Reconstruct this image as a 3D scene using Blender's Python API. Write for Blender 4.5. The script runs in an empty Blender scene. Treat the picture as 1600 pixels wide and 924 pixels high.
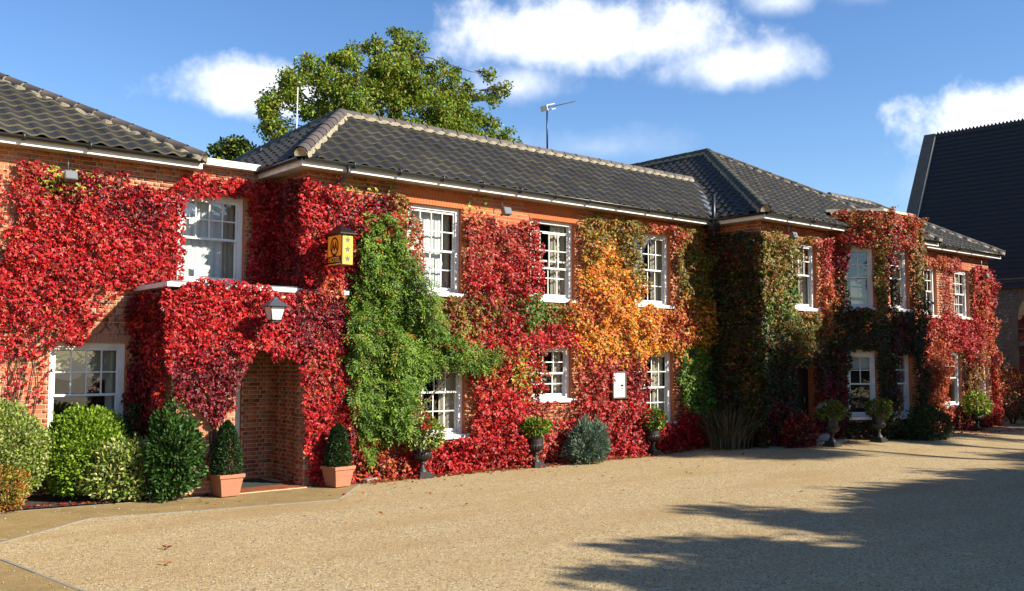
import bpy, bmesh, math, random
import numpy as np
from math import sin, cos, pi, radians, sqrt, atan2, tan, floor
from mathutils import Matrix, Vector
random.seed(7); rng = np.random.default_rng(11)
S = bpy.context.scene
COL = S.collection

# ------------------------------------------------------------------ camera
PITCH = radians(3.890); YAW = radians(40.377)
cam = bpy.data.cameras.new('camera'); camo = bpy.data.objects.new('camera', cam); COL.objects.link(camo)
cam.sensor_width = 36.0; cam.lens = 33.75; cam.clip_end = 5000; cam.clip_start = 0.05
camo.location = (0, 0, 2.2)
camo.rotation_euler = (pi/2 + PITCH, 0, -YAW)
S.camera = camo

# ------------------------------------------------------------------ sun and sky
SUN = Vector((0.57, -1.0, 0.67)).normalized()
sun = bpy.data.lights.new('sun', 'SUN'); suno = bpy.data.objects.new('sun', sun); COL.objects.link(suno)
sun.energy = 5.0; sun.angle = radians(0.53); sun.color = (1.0, 0.92, 0.78)
suno.rotation_euler = (-SUN).to_track_quat('-Z', 'Y').to_euler()
suno.location = (20, -20, 30)
SKY_STRENGTH = 0.089
S.view_settings.view_transform = 'Standard'; S.view_settings.look = 'None'
S.view_settings.exposure = 1.1; S.view_settings.gamma = 1.0
S.cycles.max_bounces = 6; S.cycles.diffuse_bounces = 3; S.cycles.glossy_bounces = 3; S.cycles.transmission_bounces = 3; S.cycles.transparent_max_bounces = 8
S.cycles.caustics_reflective = False; S.cycles.caustics_refractive = False

def build_world():
    w = bpy.data.worlds.new('World'); S.world = w; w.use_nodes = True
    nt = w.node_tree; N = nt.nodes; L = nt.links; N.clear()
    out = N.new('ShaderNodeOutputWorld'); bg = N.new('ShaderNodeBackground'); L.new(bg.outputs[0], out.inputs[0])
    bg.inputs[1].default_value = SKY_STRENGTH
    sky = N.new('ShaderNodeTexSky'); sky.sky_type = 'NISHITA'; sky.sun_disc = False
    sky.sun_elevation = math.asin(SUN.z); sky.sun_rotation = atan2(SUN.x, SUN.y)
    sky.altitude = 50; sky.air_density = 1.0; sky.dust_density = 0.1; sky.ozone_density = 2.5
    hs = N.new('ShaderNodeHueSaturation'); hs.inputs['Saturation'].default_value = 1.2; hs.inputs['Hue'].default_value = 0.508
    L.new(sky.outputs[0], hs.inputs['Color'])
    tc = N.new('ShaderNodeTexCoord')
    def vm(op, a, b=None):
        n = N.new('ShaderNodeVectorMath'); n.operation = op
        for i, v in enumerate((a, b)):
            if v is None: continue
            if isinstance(v, (tuple, list, Vector)): n.inputs[i].default_value = v
            else: L.new(v, n.inputs[i])
        return n.outputs['Value'] if op == 'DOT_PRODUCT' else n.outputs[0]
    def mm(op, a, b=None, c=None, clamp=False):
        n = N.new('ShaderNodeMath'); n.operation = op; n.use_clamp = clamp
        for i, v in enumerate((a, b, c)):
            if v is None: continue
            if isinstance(v, (int, float)): n.inputs[i].default_value = v
            else: L.new(v, n.inputs[i])
        return n.outputs[0]
    d = tc.outputs['Generated']
    def noise(scale, detail, rough, off):
        n = N.new('ShaderNodeTexNoise'); n.inputs['Scale'].default_value = scale; n.inputs['Detail'].default_value = detail
        n.inputs['Roughness'].default_value = rough
        L.new(vm('ADD', d, off), n.inputs['Vector']); return n.outputs['Fac']
    n1 = noise(9.0, 7, 0.58, (3.1, 1.7, 0.4)); n2 = noise(30.0, 5, 0.6, (0.3, 5.7, 2.4))
    nn = mm('ADD', mm('MULTIPLY', mm('SUBTRACT', n1, 0.5), 2.6), mm('MULTIPLY', mm('SUBTRACT', n2, 0.5), 1.1))
    # clouds: (azimuth deg from +Y to +X, elevation deg, half width deg, half height deg, softness, opacity)
    clouds = [(46.0, 18.6, 11.0, 3.6, 1.1, 1.0), (53.2, 16.9, 6.2, 2.3, 1.4, .85), (40.5, 16.2, 5.0, 2.0, 1.5, .7),
              (27.0, 15.2, 7.4, 2.2, 1.1, .9), (69.0, 11.6, 6.6, 4.0, .9, 1.0), (65.2, 9.8, 3.4, 2.2, 2.0, .5),
              (56.2, 20.2, 3.2, 1.8, 1.7, .75), (61.0, 20.2, 3.0, 1.8, 2.0, .6), (27.5, 22.6, 5.0, .9, 2.6, .3), (45.0, 12.6, 7.5, 1.7, 2.4, .45)]
    tot = None; shade = None
    for (az, el, hw, hh, soft, op) in clouds:
        a, e = radians(az), radians(el)
        r = (cos(a), -sin(a), 0); u = (-sin(e)*sin(a), -sin(e)*cos(a), cos(e)); c = (cos(e)*sin(a), cos(e)*cos(a), sin(e))
        A = mm('DIVIDE', vm('DOT_PRODUCT', d, r), sin(radians(hw)))
        B0 = mm('DIVIDE', vm('DOT_PRODUCT', d, u), sin(radians(hh)))
        B = mm('MULTIPLY', B0, mm('ADD', 1.0, mm('MULTIPLY', mm('LESS_THAN', B0, 0.0), 0.5)))   # flatter base
        q = mm('SUBTRACT', 1.0, mm('SQRT', mm('ADD', mm('MULTIPLY', A, A), mm('MULTIPLY', B, B))))
        q = mm('ADD', q, mm('MULTIPLY', nn, 0.60))
        q = mm('MULTIPLY', q, 1.7/soft, clamp=True); q = mm('SMOOTHSTEP', q) if False else q
        q = mm('MULTIPLY', mm('MULTIPLY', q, op, clamp=True), mm('GREATER_THAN', vm('DOT_PRODUCT', d, c), 0.0))
        q = mm('MULTIPLY', mm('MULTIPLY', q, q), mm('SUBTRACT', 3.0, mm('MULTIPLY', q, 2.0)))
        tot = q if tot is None else mm('MAXIMUM', tot, q)
        s = mm('MULTIPLY', mm('MULTIPLY_ADD', B0, 0.5, 0.5, clamp=True), q)
        shade = s if shade is None else mm('MAXIMUM', shade, s)
    # the same scattered fair-weather clouds go on round the rest of the sky
    n3 = noise(2.6, 6, 0.55, (7.3, 2.2, 1.1)); fwd = (sin(YAW), cos(YAW), 0.0)
    rest = mm('MULTIPLY', mm('MULTIPLY', mm('SUBTRACT', n3, 0.63), 7.0, clamp=True), mm('MULTIPLY', mm('SUBTRACT', 0.78, vm('DOT_PRODUCT', d, fwd)), 8.0, clamp=True))
    tot = mm('MAXIMUM', tot, rest); shade = mm('MAXIMUM', shade, mm('MULTIPLY', rest, 0.6))
    shp = mm('DIVIDE', shade, mm('MAXIMUM', tot, 0.02), clamp=True)
    shp = mm('ADD', shp, mm('MULTIPLY', mm('SUBTRACT', n1, 0.5), 0.8), clamp=True)
    mixc = N.new('ShaderNodeMix'); mixc.data_type = 'RGBA'
    L.new(shp, mixc.inputs[0]); mixc.inputs[6].default_value = (5.0, 5.5, 6.4, 1); mixc.inputs[7].default_value = (8.0, 8.0, 8.0, 1)
    mx = N.new('ShaderNodeMix'); mx.data_type = 'RGBA'
    L.new(tot, mx.inputs[0]); L.new(hs.outputs[0], mx.inputs[6]); L.new(mixc.outputs[2], mx.inputs[7])
    L.new(mx.outputs[2], bg.inputs[0])
build_world()

# ------------------------------------------------------------------ helpers
WM = {}
def par(o, p):
    o.parent = p
    if p.name in WM: o.matrix_parent_inverse = WM[p.name].inverted()
    return o
def tag(o, label=None, cat=None, group=None, kind=None):
    if label: o['label'] = label
    if cat: o['category'] = cat
    if group: o['group'] = group
    if kind: o['kind'] = kind
    return o
def thing(name, loc, label, cat, group=None):
    o = bpy.data.objects.new(name, None); o.empty_display_size = 0.2; COL.objects.link(o); o.location = loc
    WM[o.name] = Matrix.Translation(loc)
    return tag(o, label, cat, group)
def link(name, me, parent=None):
    o = bpy.data.objects.new(name, me); COL.objects.link(o)
    if parent is not None: par(o, parent)
    return o
class MB:
    def __init__(s): s.v = []; s.f = []; s.m = []; s.mats = []; s.sm = []
    def slot(s, mat):
        if mat not in s.mats: s.mats.append(mat)
        return s.mats.index(mat)
    def add(s, vs, fs, mat, smooth=False):
        b = len(s.v); k = s.slot(mat); s.v += [tuple(p) for p in vs]
        for f in fs: s.f.append([b+i for i in f]); s.m.append(k); s.sm.append(smooth)
    def box(s, x0, x1, y0, y1, z0, z1, mat, M=None):
        vs = [Vector((x, y, z)) for z in (z0, z1) for y in (y0, y1) for x in (x0, x1)]
        if M is not None: vs = [M @ v for v in vs]
        s.add(vs, [(0,2,3,1),(4,5,7,6),(0,1,5,4),(2,6,7,3),(0,4,6,2),(1,3,7,5)], mat); return s
    def poly(s, pts, mat): s.add(pts, [list(range(len(pts)))], mat); return s
    def prism(s, pts2, z0, z1, mat):
        n = len(pts2); vs = [(x, y, z0) for x, y in pts2] + [(x, y, z1) for x, y in pts2]
        fs = [list(range(n))[::-1], list(range(n, 2*n))] + [(i, (i+1) % n, n+(i+1) % n, n+i) for i in range(n)]
        s.add(vs, fs, mat); return s
    def tube(s, pts, r, mat, n=6, cap=True):
        pts = [Vector(p) for p in pts]; k = len(pts); rr = r if isinstance(r, (list, tuple)) else [r]*k
        vs = []; prev = None
        for i, p in enumerate(pts):
            t = (pts[min(i+1, k-1)] - pts[max(i-1, 0)]).normalized()
            a = Vector((0, 0, 1)) if abs(t.z) < .95 else Vector((1, 0, 0))
            if prev is None: x = t.cross(a).normalized()
            else: x = (prev - t*prev.dot(t)).normalized()
            prev = x; y = t.cross(x)
            for j in range(n): vs.append(p + (x*cos(2*pi*j/n) + y*sin(2*pi*j/n))*rr[i])
        fs = [(i*n+j, i*n+(j+1) % n, (i+1)*n+(j+1) % n, (i+1)*n+j) for i in range(k-1) for j in range(n)]
        if cap: fs += [list(range(n))[::-1], list(range((k-1)*n, k*n))]
        s.add(vs, fs, mat, True); return s
    def lathe(s, prof, mat, n=24, c=(0, 0, 0), flute=None):
        vs = []
        for i, (r, z) in enumerate(prof):
            for j in range(n):
                a = 2*pi*j/n; q = r
                if flute and flute[0] <= i <= flute[1] and j % 2: q = r*flute[2]
                vs.append((c[0]+q*cos(a), c[1]+q*sin(a), c[2]+z))
        fs = [(i*n+j, i*n+(j+1) % n, (i+1)*n+(j+1) % n, (i+1)*n+j) for i in range(len(prof)-1) for j in range(n)]
        fs += [list(range(n))[::-1], list(range((len(prof)-1)*n, len(prof)*n))]
        s.add(vs, fs, mat, flute is None); return s
    def mesh(s, name):
        me = bpy.data.meshes.new(name); me.from_pydata(s.v, [], s.f)
        for m in s.mats: me.materials.append(m)
        me.polygons.foreach_set('material_index', s.m); me.polygons.foreach_set('use_smooth', s.sm); me.update(); return me
    def build(s, name, parent=None): return link(name, s.mesh(name), parent)

def fastmesh(name, V, F, mat, cols=None, smooth=False):
    """V (n,3), F (m,k) numpy; cols (n,3) point colours"""
    me = bpy.data.meshes.new(name); n, (m, k) = len(V), F.shape
    me.vertices.add(n); me.vertices.foreach_set('co', np.ascontiguousarray(V, np.float32).ravel())
    me.loops.add(m*k); me.loops.foreach_set('vertex_index', np.ascontiguousarray(F, np.int32).ravel())
    me.polygons.add(m); me.polygons.foreach_set('loop_start', np.arange(0, m*k, k, dtype=np.int32))
    try: me.polygons.foreach_set('loop_total', np.full(m, k, np.int32))
    except Exception: pass
    if cols is not None:
        at = me.color_attributes.new('Col', 'FLOAT_COLOR', 'POINT')
        c4 = np.ones((n, 4), np.float32); c4[:, :3] = cols; at.data.foreach_set('color', c4.ravel())
    me.materials.append(mat); me.update(calc_edges=True)
    if smooth: me.polygons.foreach_set('use_smooth', np.ones(m, bool))
    return me

# --- materials
K = 0.74
def kc(c): return tuple(v*K for v in c)
def nodes(name):
    m = bpy.data.materials.new(name); m.use_nodes = True; nt = m.node_tree; b = nt.nodes['Principled BSDF']; return m, nt, b
def mat(name, col, rough=.6, metal=0., var=.0, vscale=6., bump=0., bscale=40., spec=.5, objvar=0.):
    m, nt, b = nodes(name); N, L = nt.nodes, nt.links
    col = kc(col); b.inputs['Base Color'].default_value = (*col, 1); b.inputs['Roughness'].default_value = rough; b.inputs['Metallic'].default_value = metal
    b.inputs['Specular IOR Level'].default_value = spec
    tc = N.new('ShaderNodeTexCoord'); src = None
    if var or objvar:
        fac = None
        if var:
            n = N.new('ShaderNodeTexNoise'); n.inputs['Scale'].default_value = vscale; n.inputs['Detail'].default_value = 6; n.inputs['Roughness'].default_value = .65
            L.new(tc.outputs['Object'], n.inputs['Vector'])
            mr = N.new('ShaderNodeMapRange'); mr.inputs[1].default_value = .25; mr.inputs[2].default_value = .75
            mr.inputs[3].default_value = 1-var; mr.inputs[4].default_value = 1+var; L.new(n.outputs['Fac'], mr.inputs[0]); fac = mr.outputs[0]
        if objvar:
            oi = N.new('ShaderNodeObjectInfo'); mr2 = N.new('ShaderNodeMapRange'); mr2.inputs[3].default_value = 1-objvar; mr2.inputs[4].default_value = 1+objvar
            L.new(oi.outputs['Random'], mr2.inputs[0])
            if fac is None: fac = mr2.outputs[0]
            else:
                mu = N.new('ShaderNodeMath'); mu.operation = 'MULTIPLY'; L.new(fac, mu.inputs[0]); L.new(mr2.outputs[0], mu.inputs[1]); fac = mu.outputs[0]
        vmn = N.new('ShaderNodeVectorMath'); vmn.operation = 'SCALE'; vmn.inputs[0].default_value = col; L.new(fac, vmn.inputs['Scale'])
        L.new(vmn.outputs[0], b.inputs['Base Color'])
    if bump:
        n = N.new('ShaderNodeTexNoise'); n.inputs['Scale'].default_value = bscale; n.inputs['Detail'].default_value = 5
        L.new(tc.outputs['Object'], n.inputs['Vector'])
        bp = N.new('ShaderNodeBump'); bp.inputs['Strength'].default_value = bump; bp.inputs['Distance'].default_value = .02
        L.new(n.outputs['Fac'], bp.inputs['Height']); L.new(bp.outputs[0], b.inputs['Normal'])
    return m
def leafmat(name, rough=.38, trans=.22, spec=.5):
    m, nt, b = nodes(name); N, L = nt.nodes, nt.links
    a = N.new('ShaderNodeAttribute'); a.attribute_name = 'Col'; L.new(a.outputs['Color'], b.inputs['Base Color'])
    b.inputs['Roughness'].default_value = rough; b.inputs['Specular IOR Level'].default_value = spec
    t = N.new('ShaderNodeBsdfTranslucent'); L.new(a.outputs['Color'], t.inputs['Color'])
    mx = N.new('ShaderNodeMixShader'); mx.inputs[0].default_value = trans
    L.new(b.outputs[0], mx.inputs[1]); L.new(t.outputs[0], mx.inputs[2]); L.new(mx.outputs[0], nt.nodes['Material Output'].inputs[0]); return m
def colmat(name, rough=.85, bump=.3, bscale=60, spec=.3):
    m, nt, b = nodes(name); N, L = nt.nodes, nt.links
    a = N.new('ShaderNodeAttribute'); a.attribute_name = 'Col'; L.new(a.outputs['Color'], b.inputs['Base Color'])
    b.inputs['Roughness'].default_value = rough; b.inputs['Specular IOR Level'].default_value = spec
    tc = N.new('ShaderNodeTexCoord'); n = N.new('ShaderNodeTexNoise'); n.inputs['Scale'].default_value = bscale; L.new(tc.outputs['Object'], n.inputs['Vector'])
    bp = N.new('ShaderNodeBump'); bp.inputs['Strength'].default_value = bump; bp.inputs['Distance'].default_value = .01
    L.new(n.outputs['Fac'], bp.inputs['Height']); L.new(bp.outputs[0], b.inputs['Normal']); return m
def rampmat(name, stops, rough=.8, objrand=True, scale=3., bump=.2, bscale=30., spec=.3):
    """colour from object random + noise through a ramp"""
    m, nt, b = nodes(name); N, L = nt.nodes, nt.links
    stops = [(p, kc(c)) for p, c in stops]; cr = N.new('ShaderNodeValToRGB'); el = cr.color_ramp.elements
    el[0].position, el[0].color = stops[0][0], (*stops[0][1], 1); el[1].position, el[1].color = stops[-1][0], (*stops[-1][1], 1)
    for p, c in stops[1:-1]: e = el.new(p); e.color = (*c, 1)
    tc = N.new('ShaderNodeTexCoord'); n = N.new('ShaderNodeTexNoise'); n.inputs['Scale'].default_value = scale; n.inputs['Detail'].default_value = 6
    geo = N.new('ShaderNodeNewGeometry'); L.new(geo.outputs['Position'], n.inputs['Vector'])
    f = n.outputs['Fac']
    if objrand:
        oi = N.new('ShaderNodeObjectInfo'); ma = N.new('ShaderNodeMath'); ma.operation = 'MULTIPLY_ADD'
        L.new(oi.outputs['Random'], ma.inputs[0]); ma.inputs[1].default_value = .7
        mb = N.new('ShaderNodeMath'); mb.operation = 'MULTIPLY'; L.new(f, mb.inputs[0]); mb.inputs[1].default_value = .3; L.new(mb.outputs[0], ma.inputs[2]); f = ma.outputs[0]
    L.new(f, cr.inputs[0]); L.new(cr.outputs[0], b.inputs['Base Color'])
    b.inputs['Roughness'].default_value = rough; b.inputs['Specular IOR Level'].default_value = spec
    n2 = N.new('ShaderNodeTexNoise'); n2.inputs['Scale'].default_value = bscale; L.new(geo.outputs['Position'], n2.inputs['Vector'])
    bp = N.new('ShaderNodeBump'); bp.inputs['Strength'].default_value = bump; bp.inputs['Distance'].default_value = .015
    L.new(n2.outputs['Fac'], bp.inputs['Height']); L.new(bp.outputs[0], b.inputs['Normal']); return m
M = {}
M['white'] = mat('white_paint', (.90, .89, .85), .45, var=.15, vscale=4)
M['mortar'] = mat('mortar', (.74, .56, .36), .95, var=.25, vscale=8, bump=.5, bscale=90)
M['cream'] = mat('soffit_paint', (.60, .52, .40), .7, var=.15, vscale=2)
M['black'] = mat('black_plastic', (.018, .018, .02), .4)
M['gutter'] = mat('gutter', (.025, .028, .026), .35, var=.2)
M['iron'] = mat('cast_iron', (.022, .019, .017), .5, var=.35, vscale=12, bump=.25, bscale=60)
M['lead'] = mat('lead', (.17, .19, .22), .5, var=.2)
M['terra'] = mat('terracotta', (.50, .20, .11), .8, var=.16, vscale=7, bump=.15, bscale=50)
M['stone'] = mat('stone', (.36, .33, .27), .9, var=.25, vscale=5, bump=.4, bscale=40)
M['darkstone'] = mat('dressed_stone', (.15, .125, .095), .9, var=.3, vscale=4, bump=.4, bscale=30)
M['bed'] = mat('soil', (.055, .035, .022), .95, var=.5, vscale=9, bump=.8, bscale=30)
M['bark'] = mat('bark', (.07, .05, .035), .95, var=.35, vscale=8, bump=.8, bscale=20)
M['stem'] = mat('vine_stem', (.10, .065, .045), .95, var=.3, vscale=12)
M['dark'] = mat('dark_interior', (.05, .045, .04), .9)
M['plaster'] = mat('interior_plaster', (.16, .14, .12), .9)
M['curtain'] = mat('curtain', (.62, .56, .44), .9, var=.12, vscale=5)
M['net'] = mat('net_curtain', (.88, .90, .90), .9, var=.05)
M['blind'] = mat('roman_blind', (.42, .40, .30), .9, var=.12, vscale=4)
M['paper'] = mat('paper', (.85, .85, .84), .7)
M['ridge'] = mat('ridge_clay', (.105, .085, .075), .75, var=.25, vscale=5, bump=.25, bscale=40, objvar=.25)
M['bedding'] = mat('ridge_mortar', (.36, .31, .21), .95, var=.35, vscale=10, bump=.5, bscale=50)
M['deck'] = mat('roof_underlay', (.03, .028, .026), .9)
M['tile'] = rampmat('pantile', [(0, (.024, .023, .024)), (.45, (.031, .030, .029)), (.8, (.043, .039, .035)), (.95, (.072, .052, .038)), (1, (.085, .072, .05))], rough=.55, scale=1.6, bump=.2, bscale=25, spec=.35)
M['tileedge'] = rampmat('pantile_edge', [(0, (.12, .108, .068)), (.6, (.20, .18, .11)), (1, (.32, .29, .19))], rough=.9, scale=4)
M['tile2'] = rampmat('weathered_pantile', [(0, (.03, .028, .028)), (.4, (.05, .046, .042)), (.62, (.08, .072, .06)), (1, (.15, .14, .11))], rough=.6, scale=2.2, bump=.3, bscale=25, spec=.4)
M['slate'] = rampmat('slate', [(0, (.012, .016, .026)), (.5, (.017, .022, .033)), (1, (.026, .031, .042))], rough=.5, scale=2, bump=.15)
M['brick_i'] = rampmat('brick', [(0, (.38, .115, .06)), (.3, (.54, .175, .08)), (.55, (.62, .216, .10)), (.8, (.54, .257, .15)), (1, (.40, .216, .15))], rough=.9, scale=6, bump=.4, bscale=80)
M['brick_o'] = rampmat('orange_brick', [(0, (.45, .106, .037)), (.4, (.57, .15, .05)), (.7, (.65, .186, .062)), (1, (.52, .186, .087))], rough=.9, scale=6, bump=.4, bscale=80)
M['brick_c'] = colmat('brickwork')
M['flint'] = colmat('flint', .45, .4, 40, .5)
M['leaf'] = leafmat('creeper_leaf', .40, .2, .26)
M['leafmatte'] = leafmat('shrub_leaf', .5, .24, .3)
M['treeleaf'] = leafmat('tree_leaf', .5, .36, .3)
M['petal'] = leafmat('petal', .6, .3, .3)
M['quarry'] = rampmat('quarry_tile', [(0, (.26, .07, .03)), (.5, (.34, .10, .045)), (1, (.42, .14, .07))], rough=.55, scale=5)
M['mat'] = mat('door_mat', (.03, .045, .035), .95, bump=.4, bscale=120)
M['kerb'] = mat('kerb_concrete', (.30, .27, .22), .9, var=.2, vscale=6, bump=.3)
M['brass'] = mat('brass', (.6, .4, .12), .3, metal=.9)
M['alu'] = mat('aluminium', (.28, .28, .28), .45, metal=.6)
M['orange'] = mat('sign_amber', (.95, .34, .012), .45)
_b = M['orange'].node_tree.nodes['Principled BSDF']; _b.inputs['Emission Color'].default_value = (1, .30, .01, 1); _b.inputs['Emission Strength'].default_value = .10   # lit box sign
M['yellow'] = mat('sign_yellow', (.95, .60, .025), .45)
M['signblack'] = mat('sign_black', (.012, .010, .010), .4)
M['star'] = mat('star_grey', (.13, .11, .07), .5)
M['floodglass'] = mat('flood_glass', (.22, .23, .24), .1)
M['lampglass'] = mat('lantern_glass', (.72, .72, .70), .15)
M['lampcap'] = mat('lantern_cap', (.07, .085, .11), .4)
M['blackdoor'] = mat('black_door_paint', (.02, .018, .016), .35)
M['wood'] = mat('dark_wood', (.12, .06, .03), .6, var=.3, vscale=10)
def glassmat():
    m, nt, b = nodes('window_glass'); N, L = nt.nodes, nt.links; N.remove(b)
    tr = N.new('ShaderNodeBsdfTransparent'); tr.inputs[0].default_value = (.86, .89, .88, 1)
    gl = N.new('ShaderNodeBsdfGlossy'); gl.inputs['Roughness'].default_value = .015; gl.inputs[0].default_value = (.95, .97, 1, 1)
    lw_ = N.new('ShaderNodeLayerWeight'); lw_.inputs[0].default_value = .5
    pw_ = N.new('ShaderNodeMath'); pw_.operation = 'POWER'; L.new(lw_.outputs['Facing'], pw_.inputs[0]); pw_.inputs[1].default_value = 4.0
    fr = N.new('ShaderNodeMath'); fr.operation = 'MULTIPLY_ADD'; L.new(pw_.outputs[0], fr.inputs[0]); fr.inputs[1].default_value = .85; fr.inputs[2].default_value = .11
    tc = N.new('ShaderNodeNewGeometry'); n = N.new('ShaderNodeTexNoise'); n.inputs['Scale'].default_value = 5; L.new(tc.outputs['Position'], n.inputs['Vector'])
    bp = N.new('ShaderNodeBump'); bp.inputs['Strength'].default_value = .10; bp.inputs['Distance'].default_value = .02; L.new(n.outputs['Fac'], bp.inputs['Height'])
    L.new(bp.outputs[0], gl.inputs['Normal'])
    mx = N.new('ShaderNodeMixShader'); L.new(fr.outputs[0], mx.inputs[0]); L.new(tr.outputs[0], mx.inputs[1]); L.new(gl.outputs[0], mx.inputs[2])
    L.new(mx.outputs[0], N['Material Output'].inputs[0]); return m
M['glass'] = glassmat()
def gravelmat():
    m, nt, b = nodes('gravel'); N, L = nt.nodes, nt.links
    tc = N.new('ShaderNodeNewGeometry')
    v = N.new('ShaderNodeTexVoronoi'); v.inputs['Scale'].default_value = 54; L.new(tc.outputs['Position'], v.inputs['Vector'])
    sep = N.new('ShaderNodeSeparateColor'); L.new(v.outputs['Color'], sep.inputs[0])
    cr = N.new('ShaderNodeValToRGB'); e = cr.color_ramp.elements
    e[0].position = 0; e[0].color = (*kc((.10, .072, .04)), 1); e[1].position = 1; e[1].color = (*kc((.84, .70, .46)), 1)
    for p, c in ((.1, (.29, .21, .12)), (.32, (.50, .36, .172)), (.55, (.60, .44, .212)), (.75, (.66, .51, .265)), (.86, (.40, .325, .21))):
        q = e.new(p); q.color = (*kc(c), 1)
    L.new(sep.outputs[0], cr.inputs[0])
    n = N.new('ShaderNodeTexNoise'); n.inputs['Scale'].default_value = .42; n.inputs['Detail'].default_value = 7; n.inputs['Roughness'].default_value = .6
    mp = N.new('ShaderNodeMapping'); mp.inputs['Rotation'].default_value = (0, 0, .5); mp.inputs['Scale'].default_value = (.6, 1.6, 1)
    L.new(tc.outputs['Position'], mp.inputs[0]); L.new(mp.outputs[0], n.inputs['Vector'])
    mr = N.new('ShaderNodeMapRange'); mr.inputs[1].default_value = .46; mr.inputs[2].default_value = .70; mr.inputs[4].default_value = .55; L.new(n.outputs['Fac'], mr.inputs[0])
    mx = N.new('ShaderNodeMix'); mx.data_type = 'RGBA'; L.new(mr.outputs[0], mx.inputs[0]); L.new(cr.outputs[0], mx.inputs[6]); mx.inputs[7].default_value = (*kc((.45, .305, .125)), 1)
    n5 = N.new('ShaderNodeTexNoise'); n5.inputs['Scale'].default_value = 1.0; n5.inputs['Detail'].default_value = 5; n5.inputs['Roughness'].default_value = .55   # wheel tracks
    mp5 = N.new('ShaderNodeMapping'); mp5.inputs['Rotation'].default_value = (0, 0, .62); mp5.inputs['Scale'].default_value = (.22, .7, 1); L.new(tc.outputs['Position'], mp5.inputs[0]); L.new(mp5.outputs[0], n5.inputs['Vector'])
    mr5 = N.new('ShaderNodeMapRange'); mr5.inputs[1].default_value = .50; mr5.inputs[2].default_value = .68; mr5.inputs[4].default_value = .6; L.new(n5.outputs['Fac'], mr5.inputs[0])
    mx5 = N.new('ShaderNodeMix'); mx5.data_type = 'RGBA'; L.new(mr5.outputs[0], mx5.inputs[0]); L.new(mx.outputs[2], mx5.inputs[6]); mx5.inputs[7].default_value = (*kc((.41, .27, .11)), 1)
    L.new(mx5.outputs[2], b.inputs['Base Color']); b.inputs['Roughness'].default_value = .85; b.inputs['Specular IOR Level'].default_value = .3
    n2 = N.new('ShaderNodeTexNoise'); n2.inputs['Scale'].default_value = 3; n2.inputs['Detail'].default_value = 4; L.new(tc.outputs['Position'], n2.inputs['Vector'])
    h = N.new('ShaderNodeMath'); h.operation = 'MULTIPLY_ADD'; L.new(v.outputs['Distance'], h.inputs[0]); h.inputs[1].default_value = -.6
    L.new(n2.outputs['Fac'], h.inputs[2])
    bp = N.new('ShaderNodeBump'); bp.inputs['Strength'].default_value = .7; bp.inputs['Distance'].default_value = .02; L.new(h.outputs[0], bp.inputs['Height'])
    L.new(bp.outputs[0], b.inputs['Normal']); return m
M['gravel'] = gravelmat()
def pathmat():
    m, nt, b = nodes('path_surface'); N, L = nt.nodes, nt.links
    tc = N.new('ShaderNodeNewGeometry')
    n = N.new('ShaderNodeTexNoise'); n.inputs['Scale'].default_value = 2.2; n.inputs['Detail'].default_value = 8; n.inputs['Roughness'].default_value = .7; L.new(tc.outputs['Position'], n.inputs['Vector'])
    cr = N.new('ShaderNodeValToRGB'); e = cr.color_ramp.elements; e[0].position = .3; e[0].color = (*kc((.25, .165, .055)), 1); e[1].position = .72; e[1].color = (*kc((.40, .275, .10)), 1); L.new(n.outputs['Fac'], cr.inputs[0])
    v = N.new('ShaderNodeTexVoronoi'); v.inputs['Scale'].default_value = 90; L.new(tc.outputs['Position'], v.inputs['Vector'])
    sep = N.new('ShaderNodeSeparateColor'); L.new(v.outputs['Color'], sep.inputs[0])
    mr = N.new('ShaderNodeMapRange'); mr.inputs[3].default_value = .7; mr.inputs[4].default_value = 1.3; L.new(sep.outputs[0], mr.inputs[0])
    vs = N.new('ShaderNodeVectorMath'); vs.operation = 'SCALE'; L.new(cr.outputs[0], vs.inputs[0]); L.new(mr.outputs[0], vs.inputs['Scale'])
    L.new(vs.outputs[0], b.inputs['Base Color']); b.inputs['Roughness'].default_value = .9
    bp = N.new('ShaderNodeBump'); bp.inputs['Strength'].default_value = .4; bp.inputs['Distance'].default_value = .006; L.new(v.outputs['Distance'], bp.inputs['Height']); L.new(bp.outputs[0], b.inputs['Normal'])
    return m
M['path'] = pathmat()

# --- noise and colour helpers
def _h(ix, iy, s):
    q = np.sin(ix*127.1 + iy*311.7 + s*74.7)*43758.5453; return q - np.floor(q)
def vnoise(x, y, s=0.):
    ix, iy = np.floor(x), np.floor(y); fx, fy = x-ix, y-iy; fx = fx*fx*(3-2*fx); fy = fy*fy*(3-2*fy)
    return (_h(ix, iy, s)*(1-fx) + _h(ix+1, iy, s)*fx)*(1-fy) + (_h(ix, iy+1, s)*(1-fx) + _h(ix+1, iy+1, s)*fx)*fy
def fbm(x, y, s=0.): return .55*vnoise(x, y, s) + .3*vnoise(x*2.1, y*2.1, s+3) + .15*vnoise(x*4.3, y*4.3, s+7)
def ss(a, b, x): t = np.clip((x-a)/(b-a), 0, 1); return t*t*(3-2*t)
def inpoly(px, py, poly):
    r = np.zeros(len(px), bool); n = len(poly)
    for i in range(n):
        x1, y1 = poly[i]; x2, y2 = poly[(i+1) % n]
        if y1 == y2: continue
        r ^= ((y1 > py) != (y2 > py)) & (px < (x2-x1)*(py-y1)/(y2-y1)+x1)
    return r
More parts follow.
